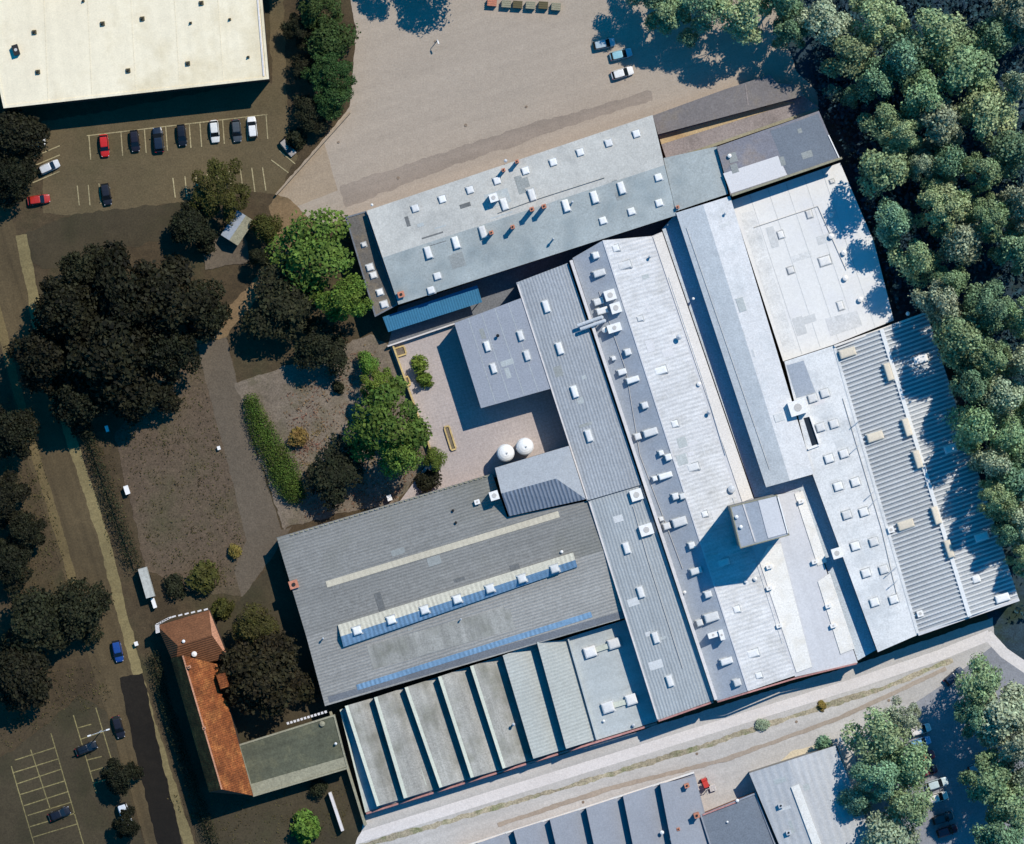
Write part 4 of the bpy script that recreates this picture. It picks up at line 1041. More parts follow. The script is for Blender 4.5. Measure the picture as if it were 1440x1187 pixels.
for x, y, r_, h, lf, lb in (
    (908, -22, 38, 16, 'wood_c', 'deep green tree at the top border above the three parked cars'),
    (938, 10, 36, 14, 'wood_a', 'olive tree at the top border just right of the parked cars'),
    (986, 4, 40, 18, 'wood_c', 'deep green tree at the top border between two olive crowns'),
    (1044, 12, 44, 19, 'wood_a', 'bright olive crown at the top border north of the felt shed'),
    (1100, -12, 44, 20, 'wood_c', 'deep green tree at the top border beside the eastern wood'),
    (1112, 44, 30, 16, 'wood_c', 'deep green tree in shade between top border and felt shed'),
    (1010, -52, 50, 20, 'wood_c', 'tree beyond the top border behind the two olive crowns'),
    (968, 52, 18, 9, 'wood_c', 'small deep green tree in shade south of the top border crowns'),
    (1200, 135, 16, 9, 'wood_c', 'small green tree at the corner of the loading ramp'),
    (632, -52, 52, 16, 'dark', 'tree beyond the top border whose shadow falls on the asphalt yard'),
    (560, -60, 40, 13, 'dark', 'dark tree beyond the top border west of the yard entrance'),
    (1238, 1032, 54, 18, 'wood_a', 'broad pale green tree at the north end of the row by the barn'),
    (1282, 1075, 37, 17, 'wood_a', 'sage tree bordering the parked cars in the shaded car park'),
    (1268, 1012, 30, 14, 'wood_b', 'pale tree at the street end of the row, beside the topmost white car'),
    (1206, 1124, 28, 13, 'wood_c', 'green tree leaning towards the corrugated barn eave'),
    (1440, 1090, 36, 15, 'wood_b', 'sage tree at the right border level with the grey-blue car'),
    (1236, 1092, 41, 18, 'wood_c', 'mid green tree beside the thin white wall'),
    (1280, 1136, 44, 18, 'wood_a', 'olive tree second from the bottom in the row by the barn'),
    (1250, 1180, 46, 18, 'wood_b', 'bottom tree of the row by the corrugated barn'),
    (1376, 962, 46, 18, 'wood_a', 'bright olive tree at the top of the shaded car park by the side path'),
    (1410, 1006, 48, 19, 'wood_b', 'broad sage tree below the side path at the right border'),
    (1376, 1010, 32, 17, 'wood_c', 'tree leaning over the north end of shaded car park'),
    (1432, 1046, 41, 19, 'wood_b', 'pale tree at the right border east of the shaded car park'),
    (1394, 1098, 41, 18, 'wood_a', 'yellow-green tree over the east side of the shaded car park'),
    (1428, 1130, 41, 18, 'wood_a', 'olive tree at the right border near the bottom'),
    (1412, 1182, 39, 18, 'wood_c', 'deep green tree at the bottom right corner'),
    (450, 8, 42, 10, 'row', 'northernmost dark green tree of the row between store and yard'),
    (460, 56, 40, 10, 'row', 'second dark green tree of the row between store and yard'),
    (462, 98, 38, 10, 'row', 'third dark green tree of the row between store and yard'),
    (466, 138, 32, 9, 'row', 'southernmost dark green tree of the row between store and yard'),
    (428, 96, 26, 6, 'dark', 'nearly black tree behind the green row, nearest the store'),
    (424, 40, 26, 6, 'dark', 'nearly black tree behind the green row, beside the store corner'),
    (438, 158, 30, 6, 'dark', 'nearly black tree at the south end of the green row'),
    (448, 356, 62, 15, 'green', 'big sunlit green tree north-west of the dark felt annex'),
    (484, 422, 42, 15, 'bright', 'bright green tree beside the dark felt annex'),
    (398, 428, 62, 10, 'dark', 'dark tree enlarged to stand in for shade west of the big sunlit green tree'),  # dark crown enlarged to fill an area of tree shade
    (452, 486, 46, 8, 'dark', 'added dark tree standing in for shade at the north end of the gravel garden'),  # dark crown added to fill in the black of the shade
    (472, 664, 58, 8, 'dark', 'added dark tree standing in for shade between the broad garden tree and the curved hedge'),  # dark crown added where the garden trees throw only shadow
    (78, -66, 44, 17, 'row', 'tree beyond the top border behind the store, left of the other'),
    (392, -58, 34, 15, 'row', 'tree beyond the top border at the store east corner'),
    (548, 596, 68, 16, 'green', 'broad sunlit green tree at the south of the gravel garden'),
    (534, 546, 30, 10, 'bright', 'small bright green tree north of the broad garden tree'),
    (516, 512, 20, 6, 'bright', 'little yellow-green tree at the north tip of garden'),
    (560, 640, 40, 15, 'green', 'green tree closest to the factory hall eave'),
    (612, 646, 20, 5, 'green', 'small green tree beside the long planter frame'),
    (310, 266, 44, 9, 'olive', 'olive tree at the lower edge of the north-west car park'),
    (374, 322, 23, 8, 'olive', 'dark olive tree beside the sandy path'),
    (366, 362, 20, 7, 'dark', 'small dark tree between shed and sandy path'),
    (360, 882, 38, 8, 'olive', 'olive green tree north of the purple tree'),
):
    tree('leafy_tree', lb, x, y, r_, h, lf)
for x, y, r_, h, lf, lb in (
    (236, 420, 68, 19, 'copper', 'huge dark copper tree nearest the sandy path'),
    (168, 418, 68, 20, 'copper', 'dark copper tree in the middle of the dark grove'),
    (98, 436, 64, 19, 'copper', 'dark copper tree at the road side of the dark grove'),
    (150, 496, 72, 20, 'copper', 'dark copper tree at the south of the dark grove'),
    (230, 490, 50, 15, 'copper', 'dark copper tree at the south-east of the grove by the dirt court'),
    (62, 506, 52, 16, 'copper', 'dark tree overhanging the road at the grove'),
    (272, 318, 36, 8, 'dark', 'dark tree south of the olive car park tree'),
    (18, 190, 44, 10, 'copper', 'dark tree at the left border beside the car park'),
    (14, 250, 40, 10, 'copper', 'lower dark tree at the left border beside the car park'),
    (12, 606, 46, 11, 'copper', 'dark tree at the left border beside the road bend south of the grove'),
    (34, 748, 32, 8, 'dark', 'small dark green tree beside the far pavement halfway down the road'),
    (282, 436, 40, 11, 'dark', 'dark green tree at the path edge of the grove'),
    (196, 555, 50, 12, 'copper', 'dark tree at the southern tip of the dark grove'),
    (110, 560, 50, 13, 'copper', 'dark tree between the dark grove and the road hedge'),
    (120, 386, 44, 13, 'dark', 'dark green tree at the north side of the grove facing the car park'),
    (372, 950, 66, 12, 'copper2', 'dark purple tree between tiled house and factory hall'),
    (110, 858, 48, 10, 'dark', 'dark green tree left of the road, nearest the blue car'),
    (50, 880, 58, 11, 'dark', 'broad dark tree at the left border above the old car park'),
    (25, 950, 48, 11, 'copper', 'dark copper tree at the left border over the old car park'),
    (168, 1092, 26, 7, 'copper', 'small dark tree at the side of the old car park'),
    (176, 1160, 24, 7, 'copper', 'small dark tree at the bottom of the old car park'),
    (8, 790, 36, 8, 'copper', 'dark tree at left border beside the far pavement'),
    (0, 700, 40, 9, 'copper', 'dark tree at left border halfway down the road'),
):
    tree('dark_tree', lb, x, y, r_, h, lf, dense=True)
for x, y, r_, h, lf, lb in (
    (590, 512, 13, 2.6, 'bright', 'upper round green shrub in the paved courtyard'),
    (598, 534, 13, 2.6, 'bright', 'lower round green shrub in the paved courtyard'),
    (419, 615, 14, 2.0, 'dry', 'round yellowish shrub on the gravel beside the curved hedge'),
    (286, 812, 24, 2.6, 'olive', 'olive shrub at the bottom of the dirt court'),
    (246, 822, 17, 2.4, 'dark', 'dark shrub beside the white trailer'),
    (312, 856, 18, 3, 'olive', 'green shrub at the north corner of the brown hip roof'),
    (430, 1166, 27, 4, 'bright', 'bright green bush at the bottom border near the street corner'),
    (416, 196, 17, 3, 'dark', 'black round bush at the corner of the north-west car park'),
    (330, 775, 10, 1.4, 'dry', 'tiny dry shrub at the edge of the driveway'),
    (1158, 1046, 12, 3.2, 'wood_c', 'dark blue-green bush by the sand patch'),
    (446, 1108, 14, 2.5, 'dark', 'dark bush south of the mossy flat annex'),
    (476, 545, 10, 1.6, 'dark', 'low dark bush on the gravel north of the yellowish shrub'),
    (600, 676, 18, 2.5, 'dark', 'dark bush at the factory hall eave'),
    (1172, 130, 12, 3, 'wood_b', 'pale bush at the end of the loading ramp'),
    (1072, 1019, 9, .8, 'wood_b', 'low bush in the weedy verge below the domed hall'),
    (1156, 993, 8, .8, 'dry', 'low bush in the weedy verge near the valley block'),
):
    tree('shrub', lb, x, y, r_, h, lf, bush=True)
# curved hedge
hl = [(352, 566), (362, 590), (372, 622), (384, 655), (398, 685), (414, 700)]
hd = empty('garden_hedge', (*P(380, 640)[:2], 0), 'curved bright green clipped hedge between driveway and gravel garden', 'hedge')
cl = []
HR = [1.6, 2.4, 2.9, 3.3, 2.9, 1.8]
hl = [(352, 562), (363, 592), (378, 624), (395, 656), (407, 682), (416, 704)]
for i, (a, b) in enumerate(zip(hl, hl[1:])):
    for k in range(4):
        p = P(*lerp(a, b, k / 4), 2) - hd.location; r_ = HR[i] + (HR[i + 1] - HR[i]) * k / 4
        cl.append(((p.x + rnd.uniform(-.3, .3), p.y, rnd.uniform(.7, 1.1)), (r_ * 1.08, r_ * .8, 1.5), int(260 * r_)))
me = leaf_mesh('leaves', cl, .26, 77, LF['hedge']); o = bpy.data.objects.new('leaves', me); col.objects.link(o); o.parent = hd
mb = MB()
for a, b in zip(hl, hl[1:]):
    p, q = P(*a, 0), P(*b, 0); mb.tube((p.x, p.y, .5), (q.x, q.y, .5), .3, .3, 6)
mb.build('stems', M['trunk'], hd)
# dark hedge along the road
def hedge(name, label, line, w, h, leaf, n=120, lf=.28):
    c0 = P(*line[len(line) // 2]); hd = empty(name, (c0.x, c0.y, 0), label, 'hedge'); cl = []
    for a, b in zip(line, line[1:]):
        L = math.hypot(b[0] - a[0], b[1] - a[1]); m_ = max(2, int(L / 7))
        for k in range(m_):
            p = P(*lerp(a, b, k / m_), h) - hd.location; cl.append(((p.x, p.y, h * .55 + rnd.uniform(-.1, .1)), (w * S / 2, w * S / 2, h * .5), n))
    me = leaf_mesh('leaves', cl, lf, sum(map(ord, label)) % 1000, LF[leaf]); o = bpy.data.objects.new('leaves', me); col.objects.link(o); o.parent = hd
    mb = MB()
    for a, b in zip(line, line[1:]):
        p, q = P(*a), P(*b); mb.tube((p.x, p.y, h * .25), (q.x, q.y, h * .25), h * .05, h * .05, 6)
    mb.build('stems', M['trunk'], hd)
hedge('road_hedge', 'tall dark hedge between the road pavement and the dirt court', [(118, 600), (140, 660), (165, 730), (190, 800)], 26, 2.4, 'dark')
hedge('road_hedge', 'long dark hedge between the pavement and the tiled house', [(216, 925), (232, 990), (262, 1080), (300, 1190)], 22, 2.2, 'dark')

# ==================================================================== VEHICLES
def loft(secs, n, mi=0, cap=True):
    mb = MB(); rings = []
    for x, hw, zb, zt, rd in secs:
        ring = []
        for k in range(n):
            a = 2 * math.pi * k / n
            ca, sa = math.cos(a), math.sin(a); e = .45
            ring.append((x, hw * math.copysign(abs(ca) ** e, ca), (zb + zt) / 2 + (zt - zb) / 2 * math.copysign(abs(sa) ** e, sa)))
        rings.append(ring)
    for r0, r1 in zip(rings, rings[1:]):
        for i in range(n):
            j = (i + 1) % n; mb.poly([r0[i], r1[i], r1[j], r0[j]], mi)
    mb.poly(rings[0], mi); mb.poly(list(reversed(rings[-1])), mi)
    return mb

def part_obj(name, mb, mats, parent, smooth=False):
    me = mb.mesh(name, mats)
    if smooth: me.polygons.foreach_set('use_smooth', [True] * len(me.polygons))
    o = bpy.data.objects.new(name, me); col.objects.link(o); o.parent = parent; return o

def make_car(name, L=4.4, W=1.78, roof=(.25, -1.55), van=False):
    o = empty(name, (0, 0, 0), '', 'car')
    h = L / 2
    hood = .92 if not van else 1.15
    body = loft([(-h, W * .40, .38, .78, 0), (-h + .12, W * .46, .26, .88, 0), (-h + .7, W * .5, .2, .96, 0), (-.4, W * .5, .2, .98, 0), (h * .4, W * .5, .2, .96, 0), (h - .6, W * .48, .2, hood - .06, 0), (h - .12, W * .43, .28, .76, 0), (h, W * .36, .36, .66, 0)], 20)
    part_obj('body', body, [plain('car_paint_base', (200, 200, 200), .25, .5, coat=.5)], o, True)
    r0, r1 = roof
    gh = MB()
    fb, rb_, ht = r0 + .85, r1 - .45, 1.44 if not van else 1.9
    lo = [(rb_, -W * .44, .93), (fb, -W * .44, .93), (fb, W * .44, .93), (rb_, W * .44, .93)]
    hi = [(r1, -W * .37, ht - .04), (r0, -W * .37, ht - .04), (r0, W * .37, ht - .04), (r1, W * .37, ht - .04)]
    for i in range(4):
        j = (i + 1) % 4; gh.poly([lo[i], lo[j], hi[j], hi[i]])
    part_obj('windows', gh, [M['car_glass']], o)
    rf = loft([(r1 - .08, W * .33, ht - .08, ht - .02, 0), (r1 + .1, W * .375, ht - .06, ht + .03, 0), ((r0 + r1) / 2, W * .385, ht - .06, ht + .06, 0), (r0 - .1, W * .375, ht - .06, ht + .03, 0), (r0 + .06, W * .34, ht - .08, ht - .02, 0)], 16)
    part_obj('roof', rf, [plain('car_roof_base', (200, 200, 200), .25, .5, coat=.5)], o, True)
    for sx in (-1, 1):
        for sy in (-1, 1):
            w = MB(); y = sy * (W / 2 - .02); x = sx * L * .3
            w.tube((x, y - sy * .2, .31), (x, y + sy * .01, .31), .31, .31, 16)
            wo = part_obj('wheel', w, [M['tyre']], o)
            w = MB(); w.tube((x, y + sy * .012, .31), (x, y + sy * .03, .31), .19, .17, 10); part_obj('rim', w, [M['metal']], wo)
    for sy in (-1, 1):
        w = MB(); w.box((h - .16, sy * W * .33), .22, .3, sy * -18, .58, .74, taper=.04); part_obj('headlight', w, [M['lamp_glass']], o)
        w = MB(); w.box((-h + .08, sy * W * .36), .16, .34, 0, .62, .84, taper=.03); part_obj('tail_light', w, [M['tail_red']], o)
        w = MB(); w.box((r0 + .55, sy * (W / 2 + .08)), .16, .22, 0, .92, 1.06, taper=.02); part_obj('mirror', w, [M['tyre']], o)
    return o
SED = make_car('parked_car'); HAT = make_car('parked_car', 4.1, 1.76, (.2, -1.75)); VAN = make_car('parked_van', 5.0, 1.95, (.9, -2.35), True)
paints = {}
def paint(rgb):
    if rgb not in paints: paints[rgb] = plain('car_paint_%d_%d_%d' % rgb, rgb, .28, .5, coat=.6)
    return paints[rgb]
used = set()
def car(proto, px, py, deg, rgb, label, group, cat='car', s=1.0):
    o = proto if proto.name not in used else copy_tree(proto)
    used.add(proto.name)
    o.location = P(px, py, .0) ; o.rotation_euler = (0, 0, R(deg)); o.scale = (s, s, s)
    o['label'] = label; o['category'] = cat; o['group'] = group
    for ch in o.children:
        if ch.name.split('.')[0] in ('body', 'roof'): ch.material_slots[0].link = 'OBJECT'; ch.material_slots[0].material = paint(rgb)
    return o
g1 = 'cars in the north-west car park'; V0 = -84
car(SED, 147, 205, V0, (196, 38, 26), 'red car at the left end of the row below the white store', g1)
car(HAT, 190, 199, V0, (34, 26, 30), 'dark maroon car second from left in the row below the store', g1)
car(SED, 223, 197, V0 + 180, (28, 36, 50), 'long navy car in the middle of the row below the store', g1, s=1.12)
car(HAT, 256, 191, V0, (26, 24, 26), 'black car right of the navy car below the store', g1)
car(SED, 302, 185, V0, (226, 226, 222), 'white car between the black car and the grey car', g1)
car(SED, 333, 184, V0, (74, 78, 80), 'dark grey car between the two white cars', g1)
car(HAT, 355, 179, V0 + 180, (232, 232, 230), 'white car with dark windows at the right end of the row', g1)
car(HAT, 50, 201, 4, (234, 234, 230), 'white car parked crosswise near the left border trees', g1)
car(HAT, 70, 235, 24, (204, 206, 208), 'silver car parked slantwise below the crosswise white car', g1)
car(SED, 55, 281, 8, (176, 44, 28), 'red car half hidden in shade near the road', g1)
car(HAT, 150, 274, V0 + 4, (36, 32, 34), 'dark car alone in the lower row of the car park', g1)
car(HAT, 405, 208, -50, (170, 160, 150), 'beige car in the slanted bay beside the round black bush', g1, s=.9)
g2 = 'cars under the northern trees'
car(HAT, 850, 62, 12, (176, 190, 196), 'silver car topmost of three under the northern trees', g2)
car(SED, 873, 77, 14, (150, 196, 206), 'pale teal car middle of three under the northern trees', g2)
car(SED, 875, 103, 16, (236, 234, 230), 'white car lowest of three under the northern trees, partly sunlit', g2)
g3 = 'cars in the shaded car park'
for x, y, a, rgb, lb in ((1294, 1026, 18, (236, 230, 226), 'white car at the top of the row under the south-east trees'), (1294, 1044, 18, (120, 170, 214), 'pale blue car below the topmost white car of the tree row'),
                         (1300, 1064, 18, (190, 44, 44), 'bright red car in the shaded tree row'), (1304, 1084, 18, (120, 30, 44), 'dark red car just below the bright red car'),
                         (1317, 1102, 18, (196, 212, 214), 'silver car between the dark red and cream car'), (1318, 1121, 16, (238, 232, 220), 'cream white car lower in the shaded tree row'),
                         (1326, 1150, 18, (40, 46, 52), 'black car below the cream white car'), (1332, 1168, 18, (110, 34, 50), 'maroon car at the bottom of the shaded row'),
                         (1376, 1078, 20, (150, 176, 190), 'grey-blue car alone across the shaded car park'), (1341, 951, 40, (44, 62, 86), 'navy car at the top tip of the shaded car park')):
    car(SED if x % 2 else HAT, x, y, a, rgb, lb, g3)
g4 = 'cars along the road on the left'
car(HAT, 166, 916, -78, (34, 70, 140), 'bright blue car parked at the road side left of the tiled house', g4)
car(SED, 167, 1022, -74, (34, 28, 30), 'dark car parked on the road below the blue car', g4)
car(SED, 84, 1144, 22, (26, 24, 30), 'black car inside the faded parking bays', g4)
car(SED, 122, 1052, 22, (24, 26, 30), 'black car in the short bays beside the double lamp', g4)
car(VAN, 177, 1148, -72, (214, 222, 232), 'white van at the bottom by the small dark trees', g4, 'van')
# white trailer
M['lap_grey'] = mat('weathered_white', (186, 186, 178), var=.15, grain=.12, streak=(0, .1, 1))
tr = empty('box_trailer', P(207, 819), 'long white box trailer standing beside the road hedge', 'trailer', rz=R(-74))
mb = MB(); mb.box((0, 0), 6.0, 1.8, 0, .9, 2.6, taper=.06); part_obj('box', mb, [M['lap_grey']], tr)
mb = MB(); mb.box((0, 0), 6.4, .5, 0, .6, .89); part_obj('chassis', mb, [M['black']], tr)
mb = MB(); mb.tube((3.2, 0, .7), (4.8, 0, .6), .08, .08); part_obj('drawbar', mb, [M['white']], tr)
for sx in (-.9, .2):
    for sy in (-1, 1):
        mb = MB(); mb.tube((sx, sy * .75, .42), (sx, sy * .98, .42), .42, .42, 14); part_obj('wheel', mb, [M['tyre']], tr)
# red forklift by the south works
fk = empty('forklift', P(992, 1102), 'small red forklift in the street beside the southern sawtooth works', 'forklift', rz=R(-68))
mb = MB(); mb.box((-.2, 0), 2.0, 1.2, 0, .35, 1.1, taper=.08); part_obj('body', mb, [paint((206, 66, 50))], fk)
mb = MB(); mb.box((-.9, 0), .7, 1.25, 0, .35, 1.3, taper=.12); part_obj('counterweight', mb, [paint((206, 66, 50))], fk)
mb = MB()
for x in (-.5, .6):
    for y in (-.5, .5): mb.tube((x, y, 1.0), (x * .9, y * .9, 2.1), .05, .05, 6)
mb.box((0, 0), 1.2, 1.0, 0, 2.08, 2.16); part_obj('cab_guard', mb, [paint((206, 66, 50))], fk)
mb = MB(); mb.box((-.1, 0), .5, .5, 0, 1.1, 1.3); mb.box((-.35, 0), .1, .5, 0, 1.3, 1.75); part_obj('seat', mb, [M['black']], fk)
mb = MB()
for y in (-.4, .4): mb.box((.95, y), .12, .12, 0, .1, 2.3)
mb.box((.95, 0), .1, .9, 0, 2.1, 2.22); part_obj('mast', mb, [M['curb']], fk)
for y in (-.3, .3):
    mb = MB(); mb.box((1.55, y), 1.1, .13, 0, .12, .18); part_obj('fork', mb, [M['metal']], fk)
for x in (-.75, .6):
    for y in (-.55, .55):
        mb = MB(); mb.tube((x, y - .12, .3), (x, y + .12, .3), .3, .3, 14); part_obj('wheel', mb, [M['tyre']], fk)
# pallets next to it
for k, (x, y) in enumerate(((985, 1106), (1002, 1108))):
    o = empty('pallet_stack', P(x, y), ('pale pallet stack left of the red forklift', 'pale pallet stack right of the red forklift')[k], 'pallets', 'pallet stacks beside the forklift', R(GA))
    mb = MB()
    for q in range(5):
        for j in range(5): mb.box((0, -.48 + j * .24), 1.2, .16, 0, .1 + q * .16, .13 + q * .16)
        for j in (-.5, 0, .5): mb.box((j, 0), .1, 1.1, 0, .02 + q * .16, .098 + q * .16)
    part_obj('boards', mb, [M['parapet']], o)
# lamps
def lamp(px, py, label, arms, h, L=1.4, rz=0):
    o = empty('street_lamp', P(px, py), label, 'street lamp', rz=rz)
    mb = MB(); mb.tube((0, 0, 0), (0, 0, h), .1, .06, 10); part_obj('pole', mb, [M['metal']], o)
    for k in range(arms):
        s = 1 - 2 * k
        mb = MB(); mb.tube((0, 0, h - .05), (s * L, 0, h + .15), .05, .04, 8); a = part_obj('arm', mb, [M['metal']], o)
        mb = MB(); mb.box((s * (L + .3), 0), .75, .3, 0, h + .05, h + .22, taper=.04); part_obj('lamp_head', mb, [M['white']], a)
lamp(143, 1027, 'double-armed white lamp post between road and old car park', 2, 7, 1.6, R(18))
lamp(615, 57, 'single lamp post standing alone in the asphalt yard', 1, 2.6, .3, R(-70))
lamp(1180, 1046, 'single lamp post at the corner of the corrugated barn', 1, 6, 1.0, R(100))
# small boxes
def cabinet(px, py, a, b, h, label, ang=-72):
    o = empty('junction_cabinet', P(px, py), label, 'cabinet', rz=R(ang))
    mb = MB(); mb.box((0, 0), a, b, 0, 0, h, taper=.02); part_obj('box', mb, [M['white']], o)
    mb = MB(); mb.box((0, 0), a + .12, b + .12, 0, h + .002, h + .07); part_obj('lid', mb, [M['white']], o)
cabinet(179, 689, 1.6, .8, 1.3, 'white cabinet in the road hedge beside the dirt court')
cabinet(151, 603, 1.1, .5, 1.1, 'small pale cabinet at the top of the road hedge')
cabinet(308, 630, .6, .5, .7, 'small white cabinet standing on the dirt court near the driveway')
cabinet(217, 848, 1.8, .6, 1.2, 'narrow white cabinet just below the white trailer')
cabinet(192, 905, .7, .6, .9, 'tiny white cabinet beside the pavement near the blue car')
cabinet(548, 700, 1.0, .8, 1.6, 'white cabinet at the factory hall eave under the garden trees')
# garden shed in the shade, behind the olive tree
sh, _ = gable('garden_shed', 'small pale-roofed shed between olive tree and sandy path', (312, 330), (334, 297), (356, 311), (334, 344), 2.4, 3.2, .5, M['h_dark'], M['parapet_dull'], M['wall_dark'], 'shed')
yd = sheet('shed_yard', [(282, 346), (345, 320), (352, 368), (288, 380)], M['drive'])
# pallets / crates at the top border of the yard
for k, (x, y, m) in enumerate(((692, 4, 'chimney'), (712, 6, 'parapet_dull'), (728, 7, 'fit_dark'), (746, 8, 'parapet_dull'), (764, 8, 'fit_dark'), (782, 10, 'parapet_dull'))):
    o = empty('storage_crate', P(x, y), ('rust-red crate', 'first pale crate', 'olive crate', 'middle pale crate', 'dull green crate', 'last pale crate')[k] + ' in the row at the top border of the yard', 'crate', 'crates at the top border of the yard', R(-4))
    mb = MB(); mb.box((0, 0), 1.8, 1.4, 0, .1, 1.2, taper=.02); part_obj('box', mb, [M[m]], o)
    mb = MB()
    for y_ in (-.6, -.2, .2, .6): mb.box((0, y_), 1.85, .2, 0, 1.202, 1.26)
    part_obj('slatted_lid', mb, [M[m]], o)

# ==================================================================== GROUND COVER
def inside(poly, x, y):
    c = np.zeros(len(x), bool); n = len(poly)
    for i in range(n):
        (x1, y1), (x2, y2) = poly[i], poly[(i + 1) % n]
        k = ((y1 > y) != (y2 > y)) & (x < (x2 - x1) * (y - y1) / ((y2 - y1) if y2 != y1 else 1e-9) + x1)
        c ^= k
    return c
def cover(name, label, polys, n, size, hmax, m, seed, clump=None, cat='ground cover', tilt=.5):
    rg = np.random.default_rng(seed); X, Y = [], []
    for poly in polys:
        xs = [p[0] for p in poly]; ys = [p[1] for p in poly]
        ar = (max(xs) - min(xs)) * (max(ys) - min(ys)); k = int(n * ar)
        if clump:
            cc = max(4, int(ar * clump)); cx = rg.uniform(min(xs), max(xs), cc); cy = rg.uniform(min(ys), max(ys), cc); sp = rg.uniform(3, 14, cc)
            w_ = rg.integers(0, cc, k); x = cx[w_] + rg.normal(size=k) * sp[w_]; y = cy[w_] + rg.normal(size=k) * sp[w_]
        else: x = rg.uniform(min(xs), max(xs), k); y = rg.uniform(min(ys), max(ys), k)
        ok = inside(poly, x, y); X.append(x[ok]); Y.append(y[ok])
    x, y = np.concatenate(X), np.concatenate(Y); k = len(x)
    pos = np.stack([(x - CX) * S, -(y - CY) * S, .12 + hmax * rg.random(k) ** 2], 1)
    nrm = rg.normal(size=(k, 3)) * tilt + np.array((0, 0, 1)); nrm /= np.linalg.norm(nrm, axis=1)[:, None]
    t = np.cross(nrm, rg.normal(size=(k, 3))); t /= np.linalg.norm(t, axis=1)[:, None]; b = np.cross(nrm, t)
    s1 = (size * (.4 + rg.random(k)))[:, None] * .5; s2 = s1 * .6
    v = np.stack([pos - t * s1, pos - b * s2, pos + t * s1, pos + b * s2], 1).reshape(-1, 3)
    me = bpy.data.meshes.new(name); me.vertices.add(len(v)); me.vertices.foreach_set('co', v.astype(np.float32).ravel())
    me.loops.add(k * 4); me.loops.foreach_set('vertex_index', np.arange(k * 4, dtype=np.int32))
    me.polygons.add(k); me.polygons.foreach_set('loop_start', np.arange(0, k * 4, 4, dtype=np.int32))
    me.materials.append(m); me.update(calc_edges=True)
    o = bpy.data.objects.new(name, me); col.objects.link(o); return tag(o, label, cat, None, 'stuff')
cover('undergrowth', 'dark leafy undergrowth below the trees of the eastern wood', [[(1130, -40), (1460, -40), (1460, 880), (1425, 860), (1440, 840), (1320, 440), (1262, 440), (1190, 220), (1150, 140)]], .16, .9, 4.0, leaf_mat('leaf_undergrowth', (42, 70, 76), hue=.03), 901, .004)  # navy of the shaded gaps is put into the leaf colour
cover('grass', 'patchy dull grass and weeds on the brown ground west of the factory', [[(165, 610), (270, 490), (318, 640), (345, 760), (330, 830), (215, 800)], [(225, 1115), (330, 1125), (510, 1090), (470, 1187), (300, 1187)], [(0, 560), (40, 560), (110, 860), (0, 860)], [(110, 560), (150, 600), (200, 800), (160, 800), (120, 640)], [(0, 960), (140, 930), (160, 980), (0, 1060)]],
      .06, .34, .2, leaf_mat('leaf_ground_grass', (78, 68, 44), hue=.03), 902, .006)
cover('gravel_weeds', 'low weeds and dry leaves scattered over the gravel garden', [[(395, 560), (520, 480), (600, 640), (560, 700), (430, 730)]], .10, .4, .2, leaf_mat('leaf_weeds', (120, 106, 74), hue=.04), 903, .008)

# ==================================================================== ROOF WEAR
def seams(root, a, b, c, d, n, z, m, w_=.9, name='seam'):
    """n thin laps between edge a-b and edge d-c"""
    for k in range(1, n):
        p, q = lerp(a, d, k / n), lerp(b, c, k / n)
        bar(root, name, p, (z(*p) if callable(z) else z) + .035, q, (z(*q) if callable(z) else z) + .035, w_, m, th=.06)
wr = random.Random(11)
def repairs(root, quad, z, ms, n, smin, smax):
    a, b, c, d = quad
    for k in range(n):
        u, v = wr.uniform(.06, .86), wr.uniform(.06, .86)
        p = lerp(lerp(a, b, u), lerp(d, c, u), v); l, w_ = wr.uniform(smin, smax), wr.uniform(smin, smax) * .6
        if wr.random() < .5: l, w_ = w_, l
        qd = [(p[0] + sx * l / 2 * U[0] + sy * w_ / 2 * V[0], p[1] + sx * l / 2 * U[1] + sy * w_ / 2 * V[1]) for sx, sy in ((-1, -1), (1, -1), (1, 1), (-1, 1))]
        zf = z if callable(z) else (lambda x, y: z)
        mb = MB(); h_ = .02 + .004 * k; top = [P(x, y, zf(x, y) + h_) for x, y in qd][::-1]
        mb.poly(top)
        for i in range(4):
            p_, q_ = top[i], top[(i + 1) % 4]; mb.poly([p_ - Vector((0, 0, .15)), q_ - Vector((0, 0, .15)), q_, p_])
        mb.build('repair_patch', M[wr.choice(ms)], root)
M['lap_pale'] = mat('lap_pale', (206, 206, 202), var=.15); M['lap_dark'] = mat('lap_dark', (112, 114, 114), var=.2); M['lap_cream'] = mat('lap_cream', (226, 214, 186), var=.1)
M['old_patch'] = mat('old_felt_patch', (150, 154, 152), var=.12, grain=.16); M['mid_patch'] = mat('mid_felt_patch', (176, 182, 182), var=.1, grain=.14); M['pale_patch'] = mat('pale_felt_patch', (204, 206, 206), var=.06, grain=.1)
seams(A_, (0, -12), (6, 150), (376, 109), (366, -18), 6, zA, M['lap_cream'], .8)
repairs(B_, ((522, 300), (915, 168), (945, 298), (565, 420)), zB, ['old_patch', 'mid_patch', 'mid_patch', 'lap_dark'], 12, 8, 34)
seams(B_, (517, 297), (561, 427), (950, 302), (917, 163), 11, zB, M['old_patch'], .8)
repairs(L_, ((1035, 290), (1178, 236), (1245, 445), (1105, 500)), zL, ['pale_patch', 'k_patch', 'm_roof'], 6, 10, 36)
seams(L_, (1029, 283), (1102, 507), (1256, 450), (1181, 230), 6, zL, M['pale_patch'], .9)
repairs(M_, ((1112, 520), (1170, 495), (1282, 880), (1234, 900)), zM, ['pale_patch', 'k_patch'], 6, 8, 26)
